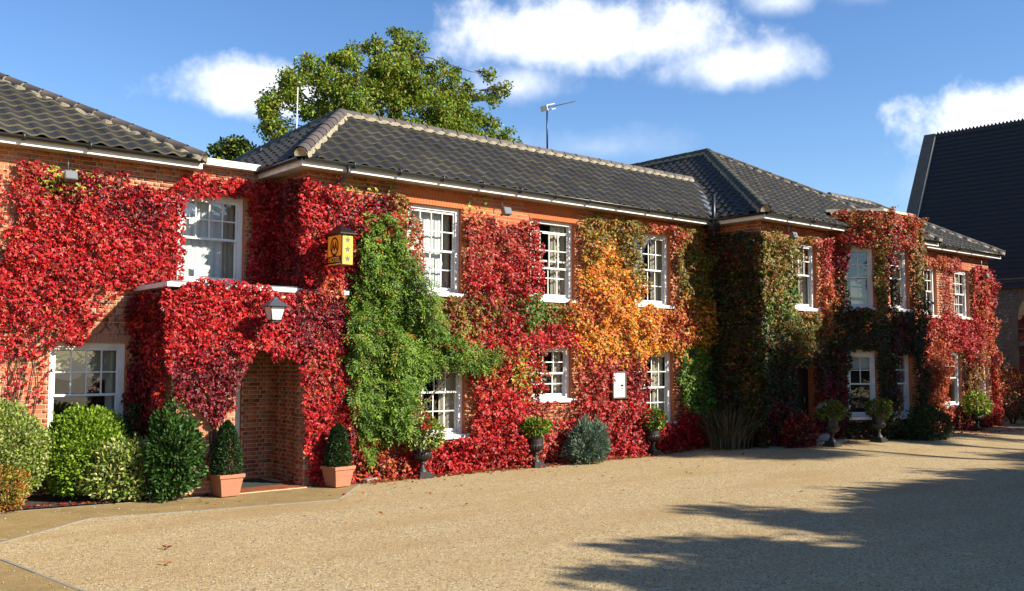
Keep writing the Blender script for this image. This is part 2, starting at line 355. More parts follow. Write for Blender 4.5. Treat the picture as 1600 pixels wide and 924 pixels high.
PAL = {k: np.array(v)*K*1.06 for k, v in dict(
    red=[(.50,.009,.015),(.62,.016,.021),(.38,.006,.012),(.68,.045,.035),(.21,.005,.011),(.44,.035,.014)],
    crim=[(.15,.005,.014),(.21,.007,.018),(.10,.005,.012),(.34,.01,.02),(.17,.03,.02)],
    pink=[(.55,.025,.04),(.50,.06,.045),(.40,.014,.025),(.60,.14,.06),(.26,.018,.018),(.3,.1,.03)],
    rust=[(.50,.08,.018),(.62,.12,.024),(.42,.03,.018),(.28,.035,.014),(.60,.20,.04)],
    orange=[(.95,.36,.026),(.90,.23,.022),(.78,.44,.04),(.55,.27,.025),(.80,.14,.035),(.42,.32,.035)],
    olive=[(.24,.20,.025),(.17,.18,.02),(.36,.23,.03),(.28,.09,.02),(.11,.12,.016)],
    ygreen=[(.42,.44,.05),(.28,.36,.035),(.50,.42,.06)],
    green=[(.08,.18,.02),(.12,.24,.025),(.05,.12,.014),(.17,.27,.03)],
    dgreen=[(.022,.05,.009),(.034,.062,.011),(.014,.03,.007),(.07,.015,.009)],  # deepened to carry shade in the recessed corner
    bluegreen=[(.13,.21,.14),(.19,.28,.19),(.09,.15,.10),(.27,.35,.25)],
    wist=[(.12,.22,.018),(.17,.29,.024),(.07,.14,.013),(.22,.33,.035)],
    lime=[(.20,.33,.018),(.26,.40,.025),(.14,.25,.015),(.32,.44,.04)],
    varieg=[(.42,.46,.14),(.30,.38,.08),(.50,.50,.20),(.20,.30,.05)],
    varieg2=[(.46,.48,.12),(.36,.42,.08),(.14,.24,.04),(.55,.52,.20),(.16,.2,.06)],
    laurel=[(.04,.10,.018),(.06,.14,.025),(.03,.07,.014),(.09,.18,.04)],
    topiary=[(.018,.045,.012),(.028,.065,.016),(.04,.08,.02),(.014,.035,.01)],
    amber=[(.40,.22,.04),(.45,.12,.03),(.30,.28,.05),(.35,.33,.06),(.5,.16,.05)],
    oak=[(.19,.33,.028),(.25,.40,.036),(.12,.23,.02),(.31,.41,.04),(.38,.35,.04)],
    oakgold=[(.30,.20,.03),(.24,.20,.03),(.18,.19,.025)],
    darktree=[(.03,.05,.012),(.045,.075,.015),(.02,.035,.01)],
    dry=[(.33,.26,.16),(.24,.18,.10),(.12,.10,.05),(.42,.35,.22),(.10,.11,.05)],
    litter=[(.40,.10,.03),(.42,.05,.03),(.50,.20,.06),(.30,.04,.02),(.45,.28,.12)],
    redfl=[(.65,.02,.02),(.75,.05,.03)], pinkfl=[(.75,.45,.5),(.8,.6,.62)]).items()}
def pick(names, probs, n):
    """n colours drawn from several palettes"""
    out = np.zeros((n, 3)); ch = rng.choice(len(names), n, p=np.array(probs)/sum(probs))
    for i, k in enumerate(names):
        m = ch == i; p = PAL[k]; out[m] = p[rng.integers(0, len(p), m.sum())]
    return out*rng.uniform(.75, 1.25, (n, 1))
def spotcols(u, z, spots, seed):
    """each leaf takes its palette from the colour patch it grows in; patches have ragged borders"""
    W = []
    for i, (su, sz, ru, rz, k, w) in enumerate(spots):
        d = ((u-su)/ru)**2 + ((z-sz)/rz)**2
        W.append(w*np.exp(-d)*(.15+1.7*fbm(u*1.7+i*3, z*1.7, seed+i))**2 + 1e-6)
    W = np.array(W)**1.4; W /= W.sum(0); cs = W.cumsum(0); r = rng.random(len(u)); ch = (r[None] > cs).sum(0).clip(0, len(spots)-1)
    out = np.zeros((len(u), 3))
    for i, sp in enumerate(spots):
        m = ch == i; p = PAL[sp[4]]; out[m] = p[rng.integers(0, len(p), m.sum())]
    return out*rng.uniform(.72, 1.28, (len(u), 1))
def nrm(a): return a/np.maximum(np.linalg.norm(a, axis=1, keepdims=True), 1e-9)
def leafgeo(P, A, Nn, L, W, fold=.12, droop=.12):
    """folded pointed leaves: base P, axis A, normal Nn; two triangles each"""
    A = nrm(A); Sd = nrm(np.cross(A, Nn)); Nn = np.cross(Sd, A); L = np.broadcast_to(np.asarray(L, float), (len(P),))[:, None]; W = np.broadcast_to(np.asarray(W, float), (len(P),))[:, None]
    mid = P + A*L*.45; tip = P + A*L - Nn*L*droop
    V = np.stack([P, mid+Sd*W*.5+Nn*W*fold, tip, mid-Sd*W*.5+Nn*W*fold], 1).reshape(-1, 3)
    b = np.arange(len(P))[:, None]*4; F = np.concatenate([b+np.array([[0, 1, 2]]), b+np.array([[0, 2, 3]])], 1).reshape(-1, 3)
    return V, F
def leaves(name, P, A, Nn, L, W, C, mat, parent=None, **k):
    V, F = leafgeo(P, A, Nn, L, W, **k); me = fastmesh(name, V, F, mat, np.repeat(C, 4, 0)); o = link(name, me, parent); o['kind'] = 'stuff'; return o
def rdir(n): return nrm(rng.normal(size=(n, 3)))

# ================================================================== ground
def ground_h(x, y): return .15*ss(17, 20.5, x)*(1-ss(26, 31, x))*ss(9.5, 13, y)
def build_ground():
    xs = np.concatenate([[-3000, -300, -60, -20], np.arange(-10, 60, 1.0), [80, 200, 600, 3000]])
    ys = np.concatenate([[-3000, -300, -60, -20], np.arange(-8, 30, .75), [45, 120, 600, 3000]])
    X, Y = np.meshgrid(xs, ys, indexing='ij'); Z = ground_h(X, Y); n, m = X.shape
    V = np.stack([X, Y, Z], -1).reshape(-1, 3); i = np.arange(n-1)[:, None]*m + np.arange(m-1)[None]
    F = np.stack([i, i+m, i+m+1, i+1], -1).reshape(-1, 4)
    o = link('gravel_drive', fastmesh('gravel_drive', V, F, M['gravel'], smooth=True)); o['kind'] = 'structure'
    kb = [(-6, 12.1), (2.0, 12.2), (2.41, 12.46), (2.92, 12.99), (3.36, 13.34), (4.09, 13.99), (4.33, 14.15), (5.66, 13.87), (7.88, 13.52), (9.1, 14.89)]
    mb = MB(); mb.poly([(x, y, .006) for x, y in kb] + [(9.1, 15.6, .006), (-6, 15.9, .006)], M['path']); mb.build('path')['kind'] = 'structure'
    k2 = [(1.2, 12.05), (2.45, 11.98), (2.69, 11.9), (2.92, 9.84), (3.1, 7.54), (3.3, 3.0)]
    mb = MB(); mb.poly([(x, y, .006) for x, y in k2] + [(-6, 3, .006), (-6, 12.05, .006)], M['path']); mb.build('path')['kind'] = 'structure'
    def kerb(pts, w=.036):
        mb = MB()
        for (a, b) in zip(pts, pts[1:]):
            a, b = Vector((*a, 0)), Vector((*b, 0)); t = (b-a).normalized(); s = Vector((-t.y, t.x, 0))*w*.5; ln = (b-a).length; k = max(1, int(ln/.9))
            for i in range(k):
                p = a + t*(ln*i/k+.004); q = a + t*(ln*(i+1)/k-.004); h = .011 + random.uniform(-.002, .002)
                mb.prism([(p-s)[:2], (q-s)[:2], (q+s)[:2], (p+s)[:2]], -.02, h, M['kerb'])
        mb.build('kerb_edging')['kind'] = 'structure'
    kerb(kb); kerb(k2); kerb([(-6, 12.75), (3.05, 13.2)], .03)
    # planting bed in front of the left wing, thin edging board
    mb = MB(); n = 60
    P = []
    for i in range(n+1):
        t = i/n; x = -3 + t*9.45; y = 15.62-max(0, (x-3))*.125
        P.append((x, y))
    mb.poly([(x, y, .03) for x, y in P] + [(6.45, 16.77, .05), (-3, 16.77, .05)], M['bed'])
    o = mb.build('flower_bed'); o['kind'] = 'structure'
    kerb([(-3, 15.60), (3.0, 15.60), (6.45, 15.17)], .03)
    # narrow soil strip under the creepers of the main block
    mb = MB(); mb.poly([(9.1, 15.02, .005), (12, 15.06, .005), (16, 15.1, .005), (19.8, 15.16, .012), (19.8, 15.42, .012), (9.1, 15.42, .005)], M['bed']); mb.build('flower_bed')['kind'] = 'structure'
build_ground()

# ================================================================== walls with bricks
class Frame:
    """vertical plane: u along it, z up, outward normal"""
    def __init__(s, O, U): s.O = Vector((*O, 0)); s.U = Vector((*U, 0)).normalized(); s.N = Vector((s.U.y, -s.U.x, 0))
    def p(s, u, z, d=0.): q = s.O + s.U*u + s.N*d; return (q.x, q.y, z)
    def np(s, u, z, d): return np.stack([s.O.x+s.U.x*u+s.N.x*d, s.O.y+s.U.y*u+s.N.y*d, z], 1)
    def M(s, u, z): return Matrix.Translation(s.p(u, z)) @ Matrix(((s.U.x, -s.N.x, 0, 0), (s.U.y, -s.N.y, 0, 0), (0, 0, 1, 0), (0, 0, 0, 1)))
BRK = dict(red=1.0*np.array([(.28,.085,.045),(.40,.13,.06),(.46,.16,.075),(.38,.17,.10),(.31,.15,.10),(.43,.12,.05)]),
           orange=.92*np.array([(.40,.095,.035),(.48,.125,.04),(.52,.15,.05),(.36,.085,.035),(.45,.15,.065)]))
_bm = {}
def unitbrick(ln, mt):
    k = (round(ln, 3), mt.name)
    if k not in _bm:
        mb = MB(); mb.box(-ln/2, ln/2, -.0065, .02, -.0310, .0310, mt); _bm[k] = mb.mesh('brick')
    return _bm[k]
def brick_wall(root, fr, u0, u1, z0, z1, holes=(), tone='red', indiv=None, bricks=True, reveal=.10, core=None, name='wall', brange=None):
    us = sorted({u0, u1, *[h[0] for h in holes], *[h[1] for h in holes]}); zs = sorted({z0, z1, *[h[2] for h in holes], *[h[3] for h in holes]})
    us = [u for u in us if u0 <= u <= u1]; zs = [z for z in zs if z0 <= z <= z1]
    mb = MB(); mt = core or M['mortar']
    for a, b in zip(us, us[1:]):
        for c, d in zip(zs, zs[1:]):
            mu, mz = (a+b)/2, (c+d)/2
            if any(h[0] < mu < h[1] and h[2] < mz < h[3] for h in holes): continue
            mb.poly([fr.p(a, c), fr.p(b, c), fr.p(b, d), fr.p(a, d)], mt)
    for h in holes:
        r = -reveal if len(h) < 5 else -h[4]
        a, b, c, d = h[:4]
        for (p, q) in (((a, c), (a, d)), ((b, d), (b, c)), ((a, d), (b, d)), ((b, c), (a, c))):
            mb.poly([fr.p(*p), fr.p(*q), fr.p(*q, r), fr.p(*p, r)], M['brick_i'] if tone == 'red' else M['brick_o'])
    w = mb.build(name, root)
    if not bricks: return w
    bu0, bu1, bz0, bz1 = brange or (u0, u1, z0, z1)
    V = []; C = []; ind = 0; pal = BRK[tone]; mi = M['brick_i'] if tone == 'red' else M['brick_o']
    nc = int((z1-z0)/.075)
    for c in range(nc):
        zc = z0 + (c+.5)*.075
        if not bz0 <= zc <= bz1: continue
        u = u0 - (.28125 if c % 2 else .0); st = True
        while u < u1:
            ln = .225 if st else .1125; a, b = u+.0065, u+ln-.0065; u += ln; st = not st
            if b < bu0 or a > bu1: continue
            segs = [(max(a, u0), min(b, u1))]
            for h in holes:
                if h[2]-.03 < zc < h[3]+.03:
                    ns = []
                    for (p, q) in segs:
                        if q <= h[0] or p >= h[1]: ns.append((p, q)); continue
                        if p < h[0]-.02: ns.append((p, h[0]))
                        if q > h[1]+.02: ns.append((h[1], q))
                    segs = ns
            for (p, q) in segs:
                if q-p < .02: continue
                if indiv and ind < 300 and abs((q-p)-(b-a)) < 1e-6 and indiv((p+q)/2, zc):
                    o = link('brick', unitbrick(q-p, mi), w); o.matrix_basis = fr.M((p+q)/2, zc) @ Matrix.Rotation(random.uniform(-.006, .006), 4, 'Y') @ Matrix.Translation((0, random.uniform(-.002, .002), 0)); ind += 1; continue
                d = .0065 + random.uniform(-.002, .0025); lo, hi = zc-.0310, zc+.0310
                V += [fr.p(p, lo), fr.p(q, lo), fr.p(q, hi), fr.p(p, hi), fr.p(p, lo, d), fr.p(q, lo, d), fr.p(q, hi, d), fr.p(p, hi, d)]
                cc = pal[random.randrange(len(pal))]*random.uniform(.8, 1.15); C += [cc]*8
    if V:
        n = len(V)//8; b = np.arange(n)[:, None, None]*8
        F = (b + np.array([[4, 5, 6, 7], [0, 1, 5, 4], [2, 3, 7, 6], [1, 2, 6, 5], [3, 0, 4, 7]])[None]).reshape(-1, 4)
        o = link('brickwork', fastmesh('brickwork', np.array(V), F, M['brick_c'], np.array(C)), w); o['kind'] = 'stuff'
    return w
def flat_arch(wall, fr, u0, u1, z, tone='orange', h=.29):
    """splayed rubbed-brick flat arch over an opening, one voussoir after the other"""
    mb = MB(); n = int((u1-u0)/.066); cu = (u0+u1)/2; mt = M['brick_o'] if tone == 'orange' else M['brick_i']
    for i in range(n):
        a, b = u0+(u1-u0)*i/n+.003, u0+(u1-u0)*(i+1)/n-.003; sp = .22
        at, bt = cu+(a-cu)*(1+sp), cu+(b-cu)*(1+sp); d = .0075+random.uniform(-.0015, .0015)
        for (z0, z1, f0, f1) in ((z+.004, z+h*.48, 0, .48), (z+h*.51, z+h, .51, 1)):
            A = [a+(at-a)*f0, b+(bt-b)*f0, b+(bt-b)*f1, a+(at-a)*f1]
            vs = [fr.p(A[0], z0, .001), fr.p(A[1], z0, .001), fr.p(A[2], z1, .001), fr.p(A[3], z1, .001), fr.p(A[0], z0, d+.004), fr.p(A[1], z0, d+.004), fr.p(A[2], z1, d+.004), fr.p(A[3], z1, d+.004)]
            mb.add(vs, [(4, 5, 6, 7), (0, 1, 5, 4), (2, 3, 7, 6), (1, 2, 6, 5), (3, 0, 4, 7)], mt)
    return mb.build('flat_arch', wall)

# ================================================================== windows
def window(root, fr, u0, u1, z0, z1, cols, top, bot, curtain=None, open_=0., sill=True, depth=.085):
    """sash window; top/bot = rows of panes in the upper/lower sash (bot 1 = plain pane)"""
    w, h = u1-u0, z1-z0; Mx = fr.M(u0, z0); wm = M['white']; y0 = depth
    mb = MB(); j = .075
    mb.box(0, j, y0, y0+.11, 0, h, wm); mb.box(w-j, w, y0, y0+.11, 0, h, wm)
    mb.box(j, w-j, y0, y0+.11, h-j, h, wm); mb.box(j, w-j, y0, y0+.11, 0, .03, wm)
    mb.box(j, j+.018, y0, y0+.025, .03, h-j, wm); mb.box(w-j-.018, w-j, y0, y0+.025, .03, h-j, wm)
    o = mb.build('window', root); o.matrix_basis = Mx
    if root.name in WM: o.matrix_parent_inverse = WM[root.name].inverted()
    def sash(za, zb, y, rows, cls, railb, railt):
        mb = MB(); st = .045; a, b = j+.002, w-j-.002
        mb.box(a, a+st, y, y+.035, za, zb, wm); mb.box(b-st, b, y, y+.035, za, zb, wm)
        mb.box(a+st, b-st, y, y+.035, za, za+railb, wm); mb.box(a+st, b-st, y, y+.035, zb-railt, zb, wm)
        gx0, gx1, gz0, gz1 = a+st, b-st, za+railb, zb-railt; g = .022
        for i in range(1, cls): x = gx0+(gx1-gx0)*i/cls; mb.box(x-g/2, x+g/2, y+.004, y+.03, gz0, gz1, wm)
        for i in range(1, rows):
            z = gz0+(gz1-gz0)*i/rows
            for k in range(cls):
                xa = gx0+(gx1-gx0)*k/cls+(g/2 if k else 0); xb = gx0+(gx1-gx0)*(k+1)/cls-(g/2 if k < cls-1 else 0)
                mb.box(xa, xb, y+.004, y+.03, z-g/2, z+g/2, wm)
        link('sash', mb.mesh('sash'), None).parent = o
        pw, ph = (gx1-gx0)/cls-g+.006, (gz1-gz0)/rows-g+.006
        pm = MB(); pm.poly([(-pw/2, 0, -ph/2), (pw/2, 0, -ph/2), (pw/2, 0, ph/2), (-pw/2, 0, ph/2)], M['glass']); pm = pm.mesh('pane')
        for i in range(cls):
            for k in range(rows):
                p = link('pane', pm); p.parent = o
                p.location = (gx0+(gx1-gx0)*(i+.5)/cls, y+.017, gz0+(gz1-gz0)*(k+.5)/rows)
                p.rotation_euler = (random.uniform(-.006, .006), 0, random.uniform(-.006, .006))
    mid = .03 + (h-j-.03)*(.5 if bot > 1 or top == bot else .52)
    sash(mid-.02-open_, h-j-open_, y0+.03, top, cols if top > 1 else 1, .04, .05)
    sash(.03, mid+.02, y0+.068, bot, cols if bot > 1 else 1, .075, .04)
    if sill:
        mb = MB()
        vs = [(-.07, -.07, -.085), (w+.07, -.07, -.085), (w+.07, y0+.1, -.085), (-.07, y0+.1, -.085), (-.07, -.07, -.012), (w+.07, -.07, -.012), (w+.07, y0+.1, .012), (-.07, y0+.1, .012)]
        mb.add(vs, [(0, 3, 2, 1), (4, 5, 6, 7), (0, 1, 5, 4), (1, 2, 6, 5), (2, 3, 7, 6), (3, 0, 4, 7)], wm); link('sill', mb.mesh('sill')).parent = o
    def drape(x0, x1, mt, za=.02, zb=None, amp=.03, y=y0+.2):
        n = max(8, int((x1-x0)*46)); zb = zb or h-.05; vs = []; fs = []; ph = random.random()*6
        for i in range(n+1):
            x = x0+(x1-x0)*i/n; yy = y+amp*sin(ph+i*.95)+amp*.4*sin(ph*2+i*2.3)
            vs += [(x, yy, za), (x+.01*sin(i), yy*1.0, zb)]
        for i in range(n): fs.append((2*i, 2*i+2, 2*i+3, 2*i+1))
        mb = MB(); mb.add(vs, fs, mt, True); c = link('curtain', mb.mesh('curtain')); c.parent = o
    if curtain == 'net': drape(.05, w-.05, M['net'], amp=.012)
    if curtain == 'nethalf': drape(.05, w*.76, M['net'], amp=.01); drape(w*.74, w-.05, M['curtain'], y=y0+.27)  # wide white net also stands in for pale sky reflected in the panes
    if curtain == 'sides': drape(.02, w*.22, M['curtain']); drape(w*.74, w-.02, M['curtain'])
    if curtain == 'right': drape(w*.66, w-.02, M['curtain'])
    if curtain == 'blind':
        drape(.02, w-.02, M['blind'], za=h*.72, zb=h-.02, amp=.004, y=y0+.19)
        mb = MB()                      # scalloped hem of the blind
        for i in range(2):
            cx = w*(.3+.42*i); r = w*.2
            vs = [(cx+r*cos(t), y0+.2, h*.72+r*.55*sin(t)) for t in np.linspace(pi, 2*pi, 9)]; mb.poly(vs, M['blind'])
        c = link('curtain', mb.mesh('curtain')); c.parent = o
        drape(w*.8, w-.02, M['curtain'])
    if curtain == 'roller': drape(.02, w-.02, M['net'], za=h*.74, zb=h-.02, amp=.001, y=y0+.19)
    return o

# ================================================================== roofs
TW, TL = .30, .30
def tile_template(mt, me):
    n = 7; prof = []
    for i in range(n):
        t = i/(n-1); prof.append((t*TW, .048*(.5+.5*cos(2*pi*(t-.24)))**1.3))
    V = []
    for x, z in prof: V.append((x, -.015, z+.040))          # bottom edge, top surface
    for x, z in prof: V.append((x, TL+.03, z+.006))         # top end, under the next course
    for x, z in prof: V.append((x, -.013, z+.012))          # lip
    F = [(i, i+1, n+i+1, n+i) for i in range(n-1)]; G = [(2*n+i, 2*n+i+1, i+1, i) for i in range(n-1)]
    return V, F, G
TV, TF, TG = tile_template(None, None)
def tile_mesh(mt, me):
    mb = MB(); mb.add(TV, TF, mt, True); mb.add(TV, TG, me); return mb.mesh('tile')
def roof_face(roof, O, Ud, Vd, poly, mt, me, budget, tmesh, near=None):
    """pantiles on a plane: origin O at the eave, Ud along the eave, Vd up the slope, poly = convex outline in (u,v)"""
    O, Ud, Vd = Vector(O), Vector(Ud).normalized(), Vector(Vd).normalized(); Nd = Ud.cross(Vd)
    us = [p[0] for p in poly]; vs = [p[1] for p in poly]; n = len(poly)
    area = sum(poly[i][0]*poly[(i+1) % n][1]-poly[(i+1) % n][0]*poly[i][1] for i in range(n)); pl = poly if area > 0 else poly[::-1]
    edges = [(Vector(pl[i]), Vector(pl[(i+1) % n])) for i in range(n)]
    def side(p): return min(((b-a).normalized().x*(p[1]-a.y) - (b-a).normalized().y*(p[0]-a.x)) for a, b in edges)
    full = []; cut = []
    for r in range(int(max(vs)/TL)+1):
        for c in range(int(floor(min(us)/TW))-1, int(max(us)/TW)+1):
            u, v = c*TW, r*TL; cs = [side((u+x, v+y)) for x in (0, TW) for y in (0, TL)]
            if min(cs) >= -.03: full.append((u, v))
            elif max(cs) > .03: cut.append((u, v))
    B = Matrix(((Ud.x, Vd.x, Nd.x, O.x), (Ud.y, Vd.y, Nd.y, O.y), (Ud.z, Vd.z, Nd.z, O.z), (0, 0, 0, 1)))
    if near: full.sort(key=lambda q: near(B @ Vector((q[0], q[1], 0))))
    k = 0
    for (u, v) in full:
        if k >= budget: break
        o = link('tile', tmesh, roof); o.matrix_basis = B @ Matrix.Translation((u, v, random.uniform(0, .006))) @ Matrix.Rotation(random.uniform(-.012, .012), 4, 'Z') @ Matrix.Rotation(random.uniform(-.01, .01), 4, 'X'); k += 1
    mb = MB(); rest = full[k:]
    for (u, v) in rest:
        dz = random.uniform(0, .006); pts = [B @ Vector((x+u, y+v, z+dz)) for x, y, z in TV]; mb.add(pts, TF, mt, True); mb.add(pts, TG, me)
    for (u, v) in cut:
        bm = bmesh.new(); vv = [bm.verts.new((x+u, y+v, z)) for x, y, z in TV]
        for f in TF: bm.faces.new([vv[i] for i in f]).material_index = 0
        for f in TG: bm.faces.new([vv[i] for i in f]).material_index = 1
        for a, b in edges:
            t = (b-a).normalized(); nn_ = Vector((-t.y, t.x, 0))
            bmesh.ops.bisect_plane(bm, geom=bm.verts[:]+bm.edges[:]+bm.faces[:], plane_co=(a.x, a.y, 0), plane_no=nn_, clear_inner=True)
        bm.verts.index_update()
        if len(bm.faces):
            pts = [B @ q.co for q in bm.verts]
            mb.add(pts, [[q.index for q in f.verts] for f in bm.faces if f.material_index == 0], mt, True)
            mb.add(pts, [[q.index for q in f.verts] for f in bm.faces if f.material_index == 1], me)
        bm.free()
    if mb.f: o = mb.build('tiling', roof); o['kind'] = 'stuff'
    return k
def ridge(roof, p, q, r=.125, up=None, ln=.33, end=True, mt='ridge', piece=True):
    p, q = Vector(p), Vector(q); t = (q-p).normalized(); s = t.cross(Vector((0, 0, 1))).normalized(); n = s.cross(t); L = (q-p).length; k = max(1, round(L/ln)); l = L/k
    core = MB(); m = 7; rr = r*.90
    A = [s*cos(a)*rr*1.0 + n*sin(a)*rr for a in np.linspace(-.35, pi+.35, m)]
    vs = [p+n*.02+x for x in A] + [q+n*.02+x for x in A]; core.add(vs, [(i, i+1, m+i+1, m+i) for i in range(m-1)] + [list(range(m)), list(range(m, 2*m))[::-1]], M['bedding'], True)
    for sgn in (1, -1):    # mortar bedding squeezed out along both sides
        nn = int(L/.1); vs = []; fs = []
        for i in range(nn+1):
            w = r + .026 + .024*sin(i*2.1) + random.uniform(-.012, .012); b = p + t*(L*i/nn)
            vs += [b+s*sgn*r*.8+n*.05, b+s*sgn*(w-.025)+n*.03, b+s*sgn*w-n*.05]
        for i in range(nn):
            for j in (0, 1): a = 3*i+j; fs.append((a, a+3, a+4, a+1))
        core.add(vs, fs, M['bedding'])
    core.build('ridge_mortar', roof)
    mb = MB(); R = [(-.02, r), (.0, r+.006), (.03, r+.006), (.035, r), (l-.022, r)]
    vs = []; m = 9
    for (x, rad) in R:
        for a in np.linspace(-.12, pi+.12, m): vs.append((x+.011, cos(a)*rad, sin(a)*rad))
    fs = [(i*m+j, i*m+j+1, (i+1)*m+j+1, (i+1)*m+j) for i in range(1, len(R)-1) for j in range(m-1)]
    mb.add(vs, fs, M[mt], True); me = mb.mesh('ridge_tile')
    B = Matrix(((t.x, s.x, n.x, 0), (t.y, s.y, n.y, 0), (t.z, s.z, n.z, 0), (0, 0, 0, 1)))
    for i in range(k):
        o = link('ridge_tile', me, roof); b = p + t*(l*i) + n*(.028+random.uniform(-.004, .004)); o.matrix_basis = Matrix.Translation(b) @ B
def eaves(root, p, q, out, over=.37, z=5.62, soff_in=None, mitre0=0., mitre1=0., pipe=True, fas=.125):
    """fascia, soffit and gutter along p->q (plan points of the fascia face); out = outward unit (x,y)"""
    p, q = Vector((*p, 0)), Vector((*q, 0)); t = (q-p).normalized(); o = Vector((*out, 0)); i_ = -o
    mb = MB(); a, b = p, q
    vs = [a, b, b+i_*.03-t*mitre1*.03, a+i_*.03+t*mitre0*.03]
    mb.add([(v.x, v.y, z) for v in vs] + [(v.x, v.y, z+fas) for v in vs], [(0, 3, 2, 1), (4, 5, 6, 7), (0, 1, 5, 4), (1, 2, 6, 5), (2, 3, 7, 6), (3, 0, 4, 7)], M['white']); mb.build('fascia', root)
    mb = MB(); e = .03
    vs = [a+i_*e+t*mitre0*e, b+i_*e-t*mitre1*e, b+i_*over-t*mitre1*over, a+i_*over+t*mitre0*over]
    mb.add([(v.x, v.y, z+.015) for v in vs] + [(v.x, v.y, z+.03) for v in vs], [(0, 3, 2, 1), (4, 5, 6, 7), (0, 1, 5, 4), (1, 2, 6, 5), (2, 3, 7, 6), (3, 0, 4, 7)], M['cream']); mb.build('soffit', root)
    mb = MB(); n = 8; r = .058; vs = []
    for base in (a, b):
        c = base + o*(r+.006)
        for k in range(n+1): an = pi+pi*k/n; vs.append((c.x+o.x*cos(an)*r, c.y+o.y*cos(an)*r, z+fas+.012+sin(an)*r))
        for k in range(n, -1, -1): an = pi+pi*k/n; vs.append((c.x+o.x*cos(an)*(r-.008), c.y+o.y*cos(an)*(r-.008), z+fas+.012+sin(an)*(r-.008)))
    m = 2*(n+1); mb.add(vs, [(k, (k+1) % m, m+(k+1) % m, m+k) for k in range(m)] + [list(range(m)), list(range(m, 2*m))[::-1]], M['gutter'], True)
    L = (b-a).length
    for k in range(1, int(L/1.0)):
        c = a + t*k*1.0 + o*(r+.006); mb.tube([(c.x-t.x*.02, c.y-t.y*.02, z+fas-.0), (c.x+t.x*.02, c.y+t.y*.02, z+fas-.0)], r+.012, M['gutter'], 10)
    mb.build('gutter', root)
T_BLK = tile_mesh(M['tile'], M['tileedge']); T_OLD = tile_mesh(M['tile2'], M['tileedge'])
def hipface(roof, a, b, c, d, **k):
    """tile the roof quad a,b (eave, left to right seen from outside) and c,d (top right, top left)"""
    a, b, c, d = map(Vector, (a, b, c, d)); U = (b-a).normalized(); nn = U.cross((d-a) if (d-a).length > .01 else (c-a)).normalized(); V = nn.cross(U)
    poly = []
    for p in (a, b, c, d):
        q = ((p-a).dot(U), (p-a).dot(V))
        if not poly or (Vector(q)-Vector(poly[-1])).length > .01: poly.append(q)
    return roof_face(roof, a+nn*.01, U, V, poly, **k)
def deck(root, faces, name='roof'):
    mb = MB()
    for f in faces: mb.poly(f, M['deck'])
    return mb.build(name, root)
def camdist(p): return (p-Vector((0, 0, 2.2))).length

# ------------------------------------------------------------------ left wing
YL, YM, YR, YF = 16.77, 15.42, 13.87, 14.2
FL, FM, FR, FF = [Frame((0, y), (1, 0)) for y in (YL, YM, YR, YF)]
ZE = 5.62
LWIN = (4.40, 5.62, .74, 2.50); UWIN = (6.46, 7.71, 3.62, 5.22); DOOR = (6.55, 7.72, .04, 2.25, .25)
lw = thing('hotel_wing', (2.5, 18.5, 0), 'red brick wing on the left with pale mortar joints and black pantiled roof', 'building')
w = brick_wall(lw, FL, -3, 8.3, 0, 5.78, [LWIN, UWIN, DOOR], 'red', indiv=lambda u, z: 3.25 < u < 4.4 and (z > 3.75 and u < 3.9 or .9 < z < 2.4), brange=(2.4, 8.3, 0, 5.78))
flat_arch(w, FL, LWIN[0]-.02, LWIN[1]+.02, LWIN[3], 'red')
mb = MB(); mb.box(-3, 8.3, 22.4, 22.6, 0, 5.7, M['mortar']); mb.box(-3.2, -3, YL+.0, 22.4, 0, 5.7, M['mortar']); mb.box(8.1, 8.29, YL+.02, 22.4, 0, 5.7, M['plaster'])
mb.box(-3, 8.1, YL+.14, 22.4, 2.75, 3.0, M['plaster']); mb.box(-3, 8.1, YL+.02, 22.4, 5.6, 5.7, M['plaster']); mb.box(-3, 8.1, 20.2, 20.3, 0, 5.6, M['plaster']); mb.box(-3, 8.1, YL+.14, 20.2, -.1, .02, M['dark']); mb.build('inner_wall', lw)
window(lw, FL, *LWIN[:2], *LWIN[2:4], 4, 2, 1, curtain='blind')
o = window(lw, FL, *UWIN[:2], *UWIN[2:4], 4, 2, 1, curtain='nethalf')
mb = MB(); mb.box(.38, .68, .17, .175, .12, .32, M['paper']); c = link('notice', mb.mesh('notice')); c.parent = o
eaves(lw, (-3.2, 16.40), (6.70, 16.40), (0, -1), z=5.60)
rf = deck(lw, [[(-3.2, 16.42, 5.73), (6.68, 16.42, 5.73), (2.68, 20.42, 7.98), (-3.2, 20.42, 7.98)], [(6.68, 16.42, 5.73), (6.68, 24.42, 5.73), (2.68, 20.42, 7.98)], [(-3.2, 24.4, 5.73), (-3.2, 20.42, 7.98), (2.68, 20.42, 7.98), (6.68, 24.42, 5.73)]])
hipface(rf, (-3.2, 16.36, 5.735), (6.72, 16.36, 5.735), (2.68, 20.4, 8.01), (-3.2, 20.4, 8.01), mt=M['tile'], me=M['tileedge'], budget=300, tmesh=T_BLK, near=lambda p: abs(p.x-4.6)*2.2+abs(p.y-17.6)+(5 if p.x < 2.9 else 0))
hipface(rf, (6.72, 16.36, 5.735), (6.72, 24.4, 5.735), (2.68, 20.4, 8.01), (2.68, 20.4, 8.01), mt=M['tile'], me=M['tileedge'], budget=0, tmesh=T_BLK)
ridge(rf, (6.74, 16.34, 5.75), (2.66, 20.42, 8.03), r=.115, ln=.36)
ridge(rf, (2.68, 20.42, 8.03), (-3.2, 20.42, 8.03), r=.115, ln=.36)
mb = MB(); mb.box(6.74, 8.02, 16.56, 16.95, 5.73, 5.85, M['white']); mb.box(6.7, 8.3, 16.96, 22.4, 5.72, 5.76, M['lead']); mb.build('parapet_coping', lw)
